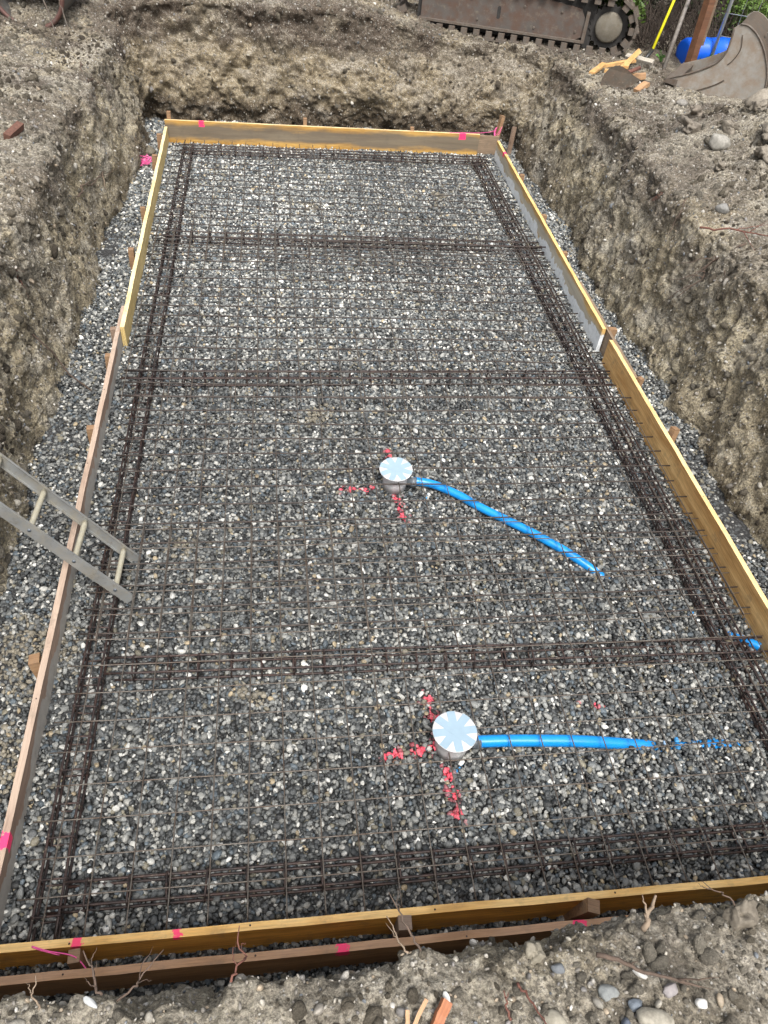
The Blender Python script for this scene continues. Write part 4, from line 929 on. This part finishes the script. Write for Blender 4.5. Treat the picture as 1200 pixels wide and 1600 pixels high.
# ---------------- hedge, branches and weeds behind ----------------
def leafmat(name, lo, hi):
    q = NT(name, .6); oi = q.n('ShaderNodeTexNoise'); oi.inputs['Scale'].default_value = 3.2; q.l(q.tc.outputs['Object'], oi.inputs[0])
    q.col(q.mix(q.ramp(q.noise(40, 2), [(.4, 0), (.6, .5)]), q.ramp(oi.outputs[0], [(.35, lo), (.65, hi)]), hi)); return q.m
M['cyp'] = leafmat('cypress_leaf', (.035, .075, .012), (.12, .20, .03)); M['weed'] = leafmat('weed_leaf', (.04, .12, .015), (.10, .26, .04)); M['darkleaf'] = leafmat('hedge_leaf', (.012, .022, .008), (.03, .05, .015))
M['twig'] = simple('dead_twig', (.042, .030, .022), .9, var=.5, scale=25)
def conifer(label, x, y, h, rad, seed, green=1.0, base=0.0, n=2600, fronds=()):
    rr = random.Random(seed); z0 = g(x, y)-.05; rt = empty('hedge_conifer', (x, y, z0)); tag(rt, label, 'conifer', 'conifers of the hedge behind')
    bm = bmesh.new(); tube(bm, crooked((0, 0, 0), (.1, .1, h), 10, .02, seed), .06, 8, taper=[1-.07*k for k in range(11)]); obj('trunk', bm, M['twig'], rt, True)
    bm = bmesh.new()
    for _ in range(150):
        a = Vector((0, 0, rr.uniform(.0, h*.8))); th = rr.uniform(0, 6.28); rl = rad*rr.uniform(.7, 1.1)
        tube(bm, crooked(a, a+Vector((math.cos(th)*rl, math.sin(th)*rl, rr.uniform(-.35, .3))), 6, .03, rr.randint(0, 9999)), rr.uniform(.004, .012), 4)
    tag(obj('dead_branches', bm, M['twig'], rt, True), kind='stuff')
    bm = bmesh.new()
    for kk in range(n+len(fronds)*260):
        zz = base+(h-base)*rr.random(); th = rr.uniform(0, 6.28); rl = rad*(1.05-.25*zz/h)*math.sqrt(rr.uniform(.35, 1))
        c = Vector((math.cos(th)*rl, math.sin(th)*rl, zz)); c += Vector([.12*math.sin(c.x*9+seed+c.z*7), .12*math.sin(c.y*8+c.z*6), 0]); 
        if kk >= n:
            fx, fy, fz, fr = fronds[(kk-n)//260]; c = Vector((fx-x, fy-y, fz-z0))+Vector((rr.gauss(0, fr), rr.gauss(0, fr), rr.gauss(0, fr*.8)))
        elif math.sin(c.x*6+seed)*math.sin(c.z*7+seed*2)*math.sin(c.y*6) > .28: continue
        for _ in range(3):
            d = Vector((rr.gauss(0, 1)+math.cos(th), rr.gauss(0, 1)+math.sin(th), rr.gauss(-.3, .8))).normalized(); s_ = d.cross(Vector((rr.gauss(0, 1), rr.gauss(0, 1), rr.gauss(0, 1)))).normalized(); l_ = rr.uniform(.04, .09); w_ = rr.uniform(.008, .018)
            p = c+Vector([rr.gauss(0, .03) for _ in range(3)])
            vs_ = [bm.verts.new(p), bm.verts.new(p+d*l_*.5+s_*w_), bm.verts.new(p+d*l_), bm.verts.new(p+d*l_*.5-s_*w_)]; bm.faces.new(vs_)
    obj('foliage', bm, M['cyp' if green else 'darkleaf'], rt)
conifer('conifer with hanging green fronds behind the toothed wheel of the excavator', 5.75, 10.35, 2.4, .80, 1, 1, .75, 2600, ((5.28, 9.55, 1.33, .09), (5.18, 9.6, 1.42, .12), (5.40, 9.6, 1.24, .07)))
conifer('dark bare based conifer behind the broom handle', 6.7, 10.75, 2.4, 1.0, 2, 0, .10, 3400)
conifer('green conifer behind the fence panel', 8.1, 10.6, 2.4, .9, 3, 1, .55, 3000, ((7.0, 9.7, 1.34, .14), (7.35, 9.9, 1.28, .18), (7.6, 9.9, 1.42, .16)))
conifer('conifer at the right edge behind the digging bucket', 9.9, 10.2, 2.4, 1.0, 4, 1, .4, 2600)
conifer('dark conifer standing left of the green fronds behind the excavator', 4.3, 12.3, 2.4, 1.0, 5, 0, .2, 2200)
conifer('tall dark conifer in the second hedge row behind the timber post', 8.4, 12.2, 2.8, 1.2, 6, 0, .1, 3000)
conifer('tall dark conifer in the second hedge row at the right', 10.8, 12.0, 2.8, 1.3, 7, 0, .1, 3000)
bm = bmesh.new()
for k in range(900):
    a = Vector((random.uniform(4.9, 7.6), 9.15+random.uniform(0, 1.3), 0)); a.z = g(5.9, 9.6)+random.uniform(-.02, .05); b = a+Vector((random.gauss(0, .25), random.uniform(.0, .5), random.uniform(.05, .75)))
    tube(bm, crooked(a, b, 7, .03, k+900), random.uniform(.003, .009), 4, taper=[1-.1*j for j in range(8)])
tag(obj('undergrowth', bm, M['twig'], None, True), kind='stuff')
# weeds near the barrel
def weed(label, x, y, n, s, seed):
    rr = random.Random(seed); rt = empty('weed', (x, y, g(x, y))); tag(rt, label, 'weed', 'green weeds by the fence')
    bm = bmesh.new(); bs = bmesh.new()
    for _ in range(n):
        th = rr.uniform(0, 6.28); L = s*rr.uniform(.5, 1.2); d = Vector((math.cos(th)*.7, math.sin(th)*.7, rr.uniform(.4, 1.4))).normalized(); tip = d*L; tube(bs, [(0, 0, 0), tip*.6, tip], .003, 4)
        for t in (.45, .6, .75, .9, 1.0):
            sd = Vector((-d.y, d.x, rr.gauss(0, .3))).normalized()*rr.choice((-1, 1)); l_ = s*rr.uniform(.22, .38); w_ = l_*.28; p = tip*t; u = (sd+d*.5+Vector((0, 0, rr.gauss(0, .3)))).normalized(); v = u.cross(d).normalized()
            pts = [p, p+u*l_*.3+v*w_, p+u*l_*.7+v*w_*.8-Vector((0, 0, l_*.05)), p+u*l_-Vector((0, 0, l_*.15)), p+u*l_*.7-v*w_*.8-Vector((0, 0, l_*.05)), p+u*l_*.3-v*w_]
            bm.faces.new([bm.verts.new(q_) for q_ in pts])
    obj('stems', bs, M['weed'], rt, True); obj('leaves', bm, M['weed'], rt)
weed('low green weed in front of the fence foot beside the blue barrel', 6.05, 8.10, 16, .22, 1)
weed('small green weed at the foot of the timber post', 5.82, 8.28, 9, .16, 2)
weed('thin weed growing up in front of the blue barrel', 6.15, 8.55, 9, .24, 3)
weed('tiny weed shoots beside the grey pole', 5.62, 8.80, 6, .12, 4)
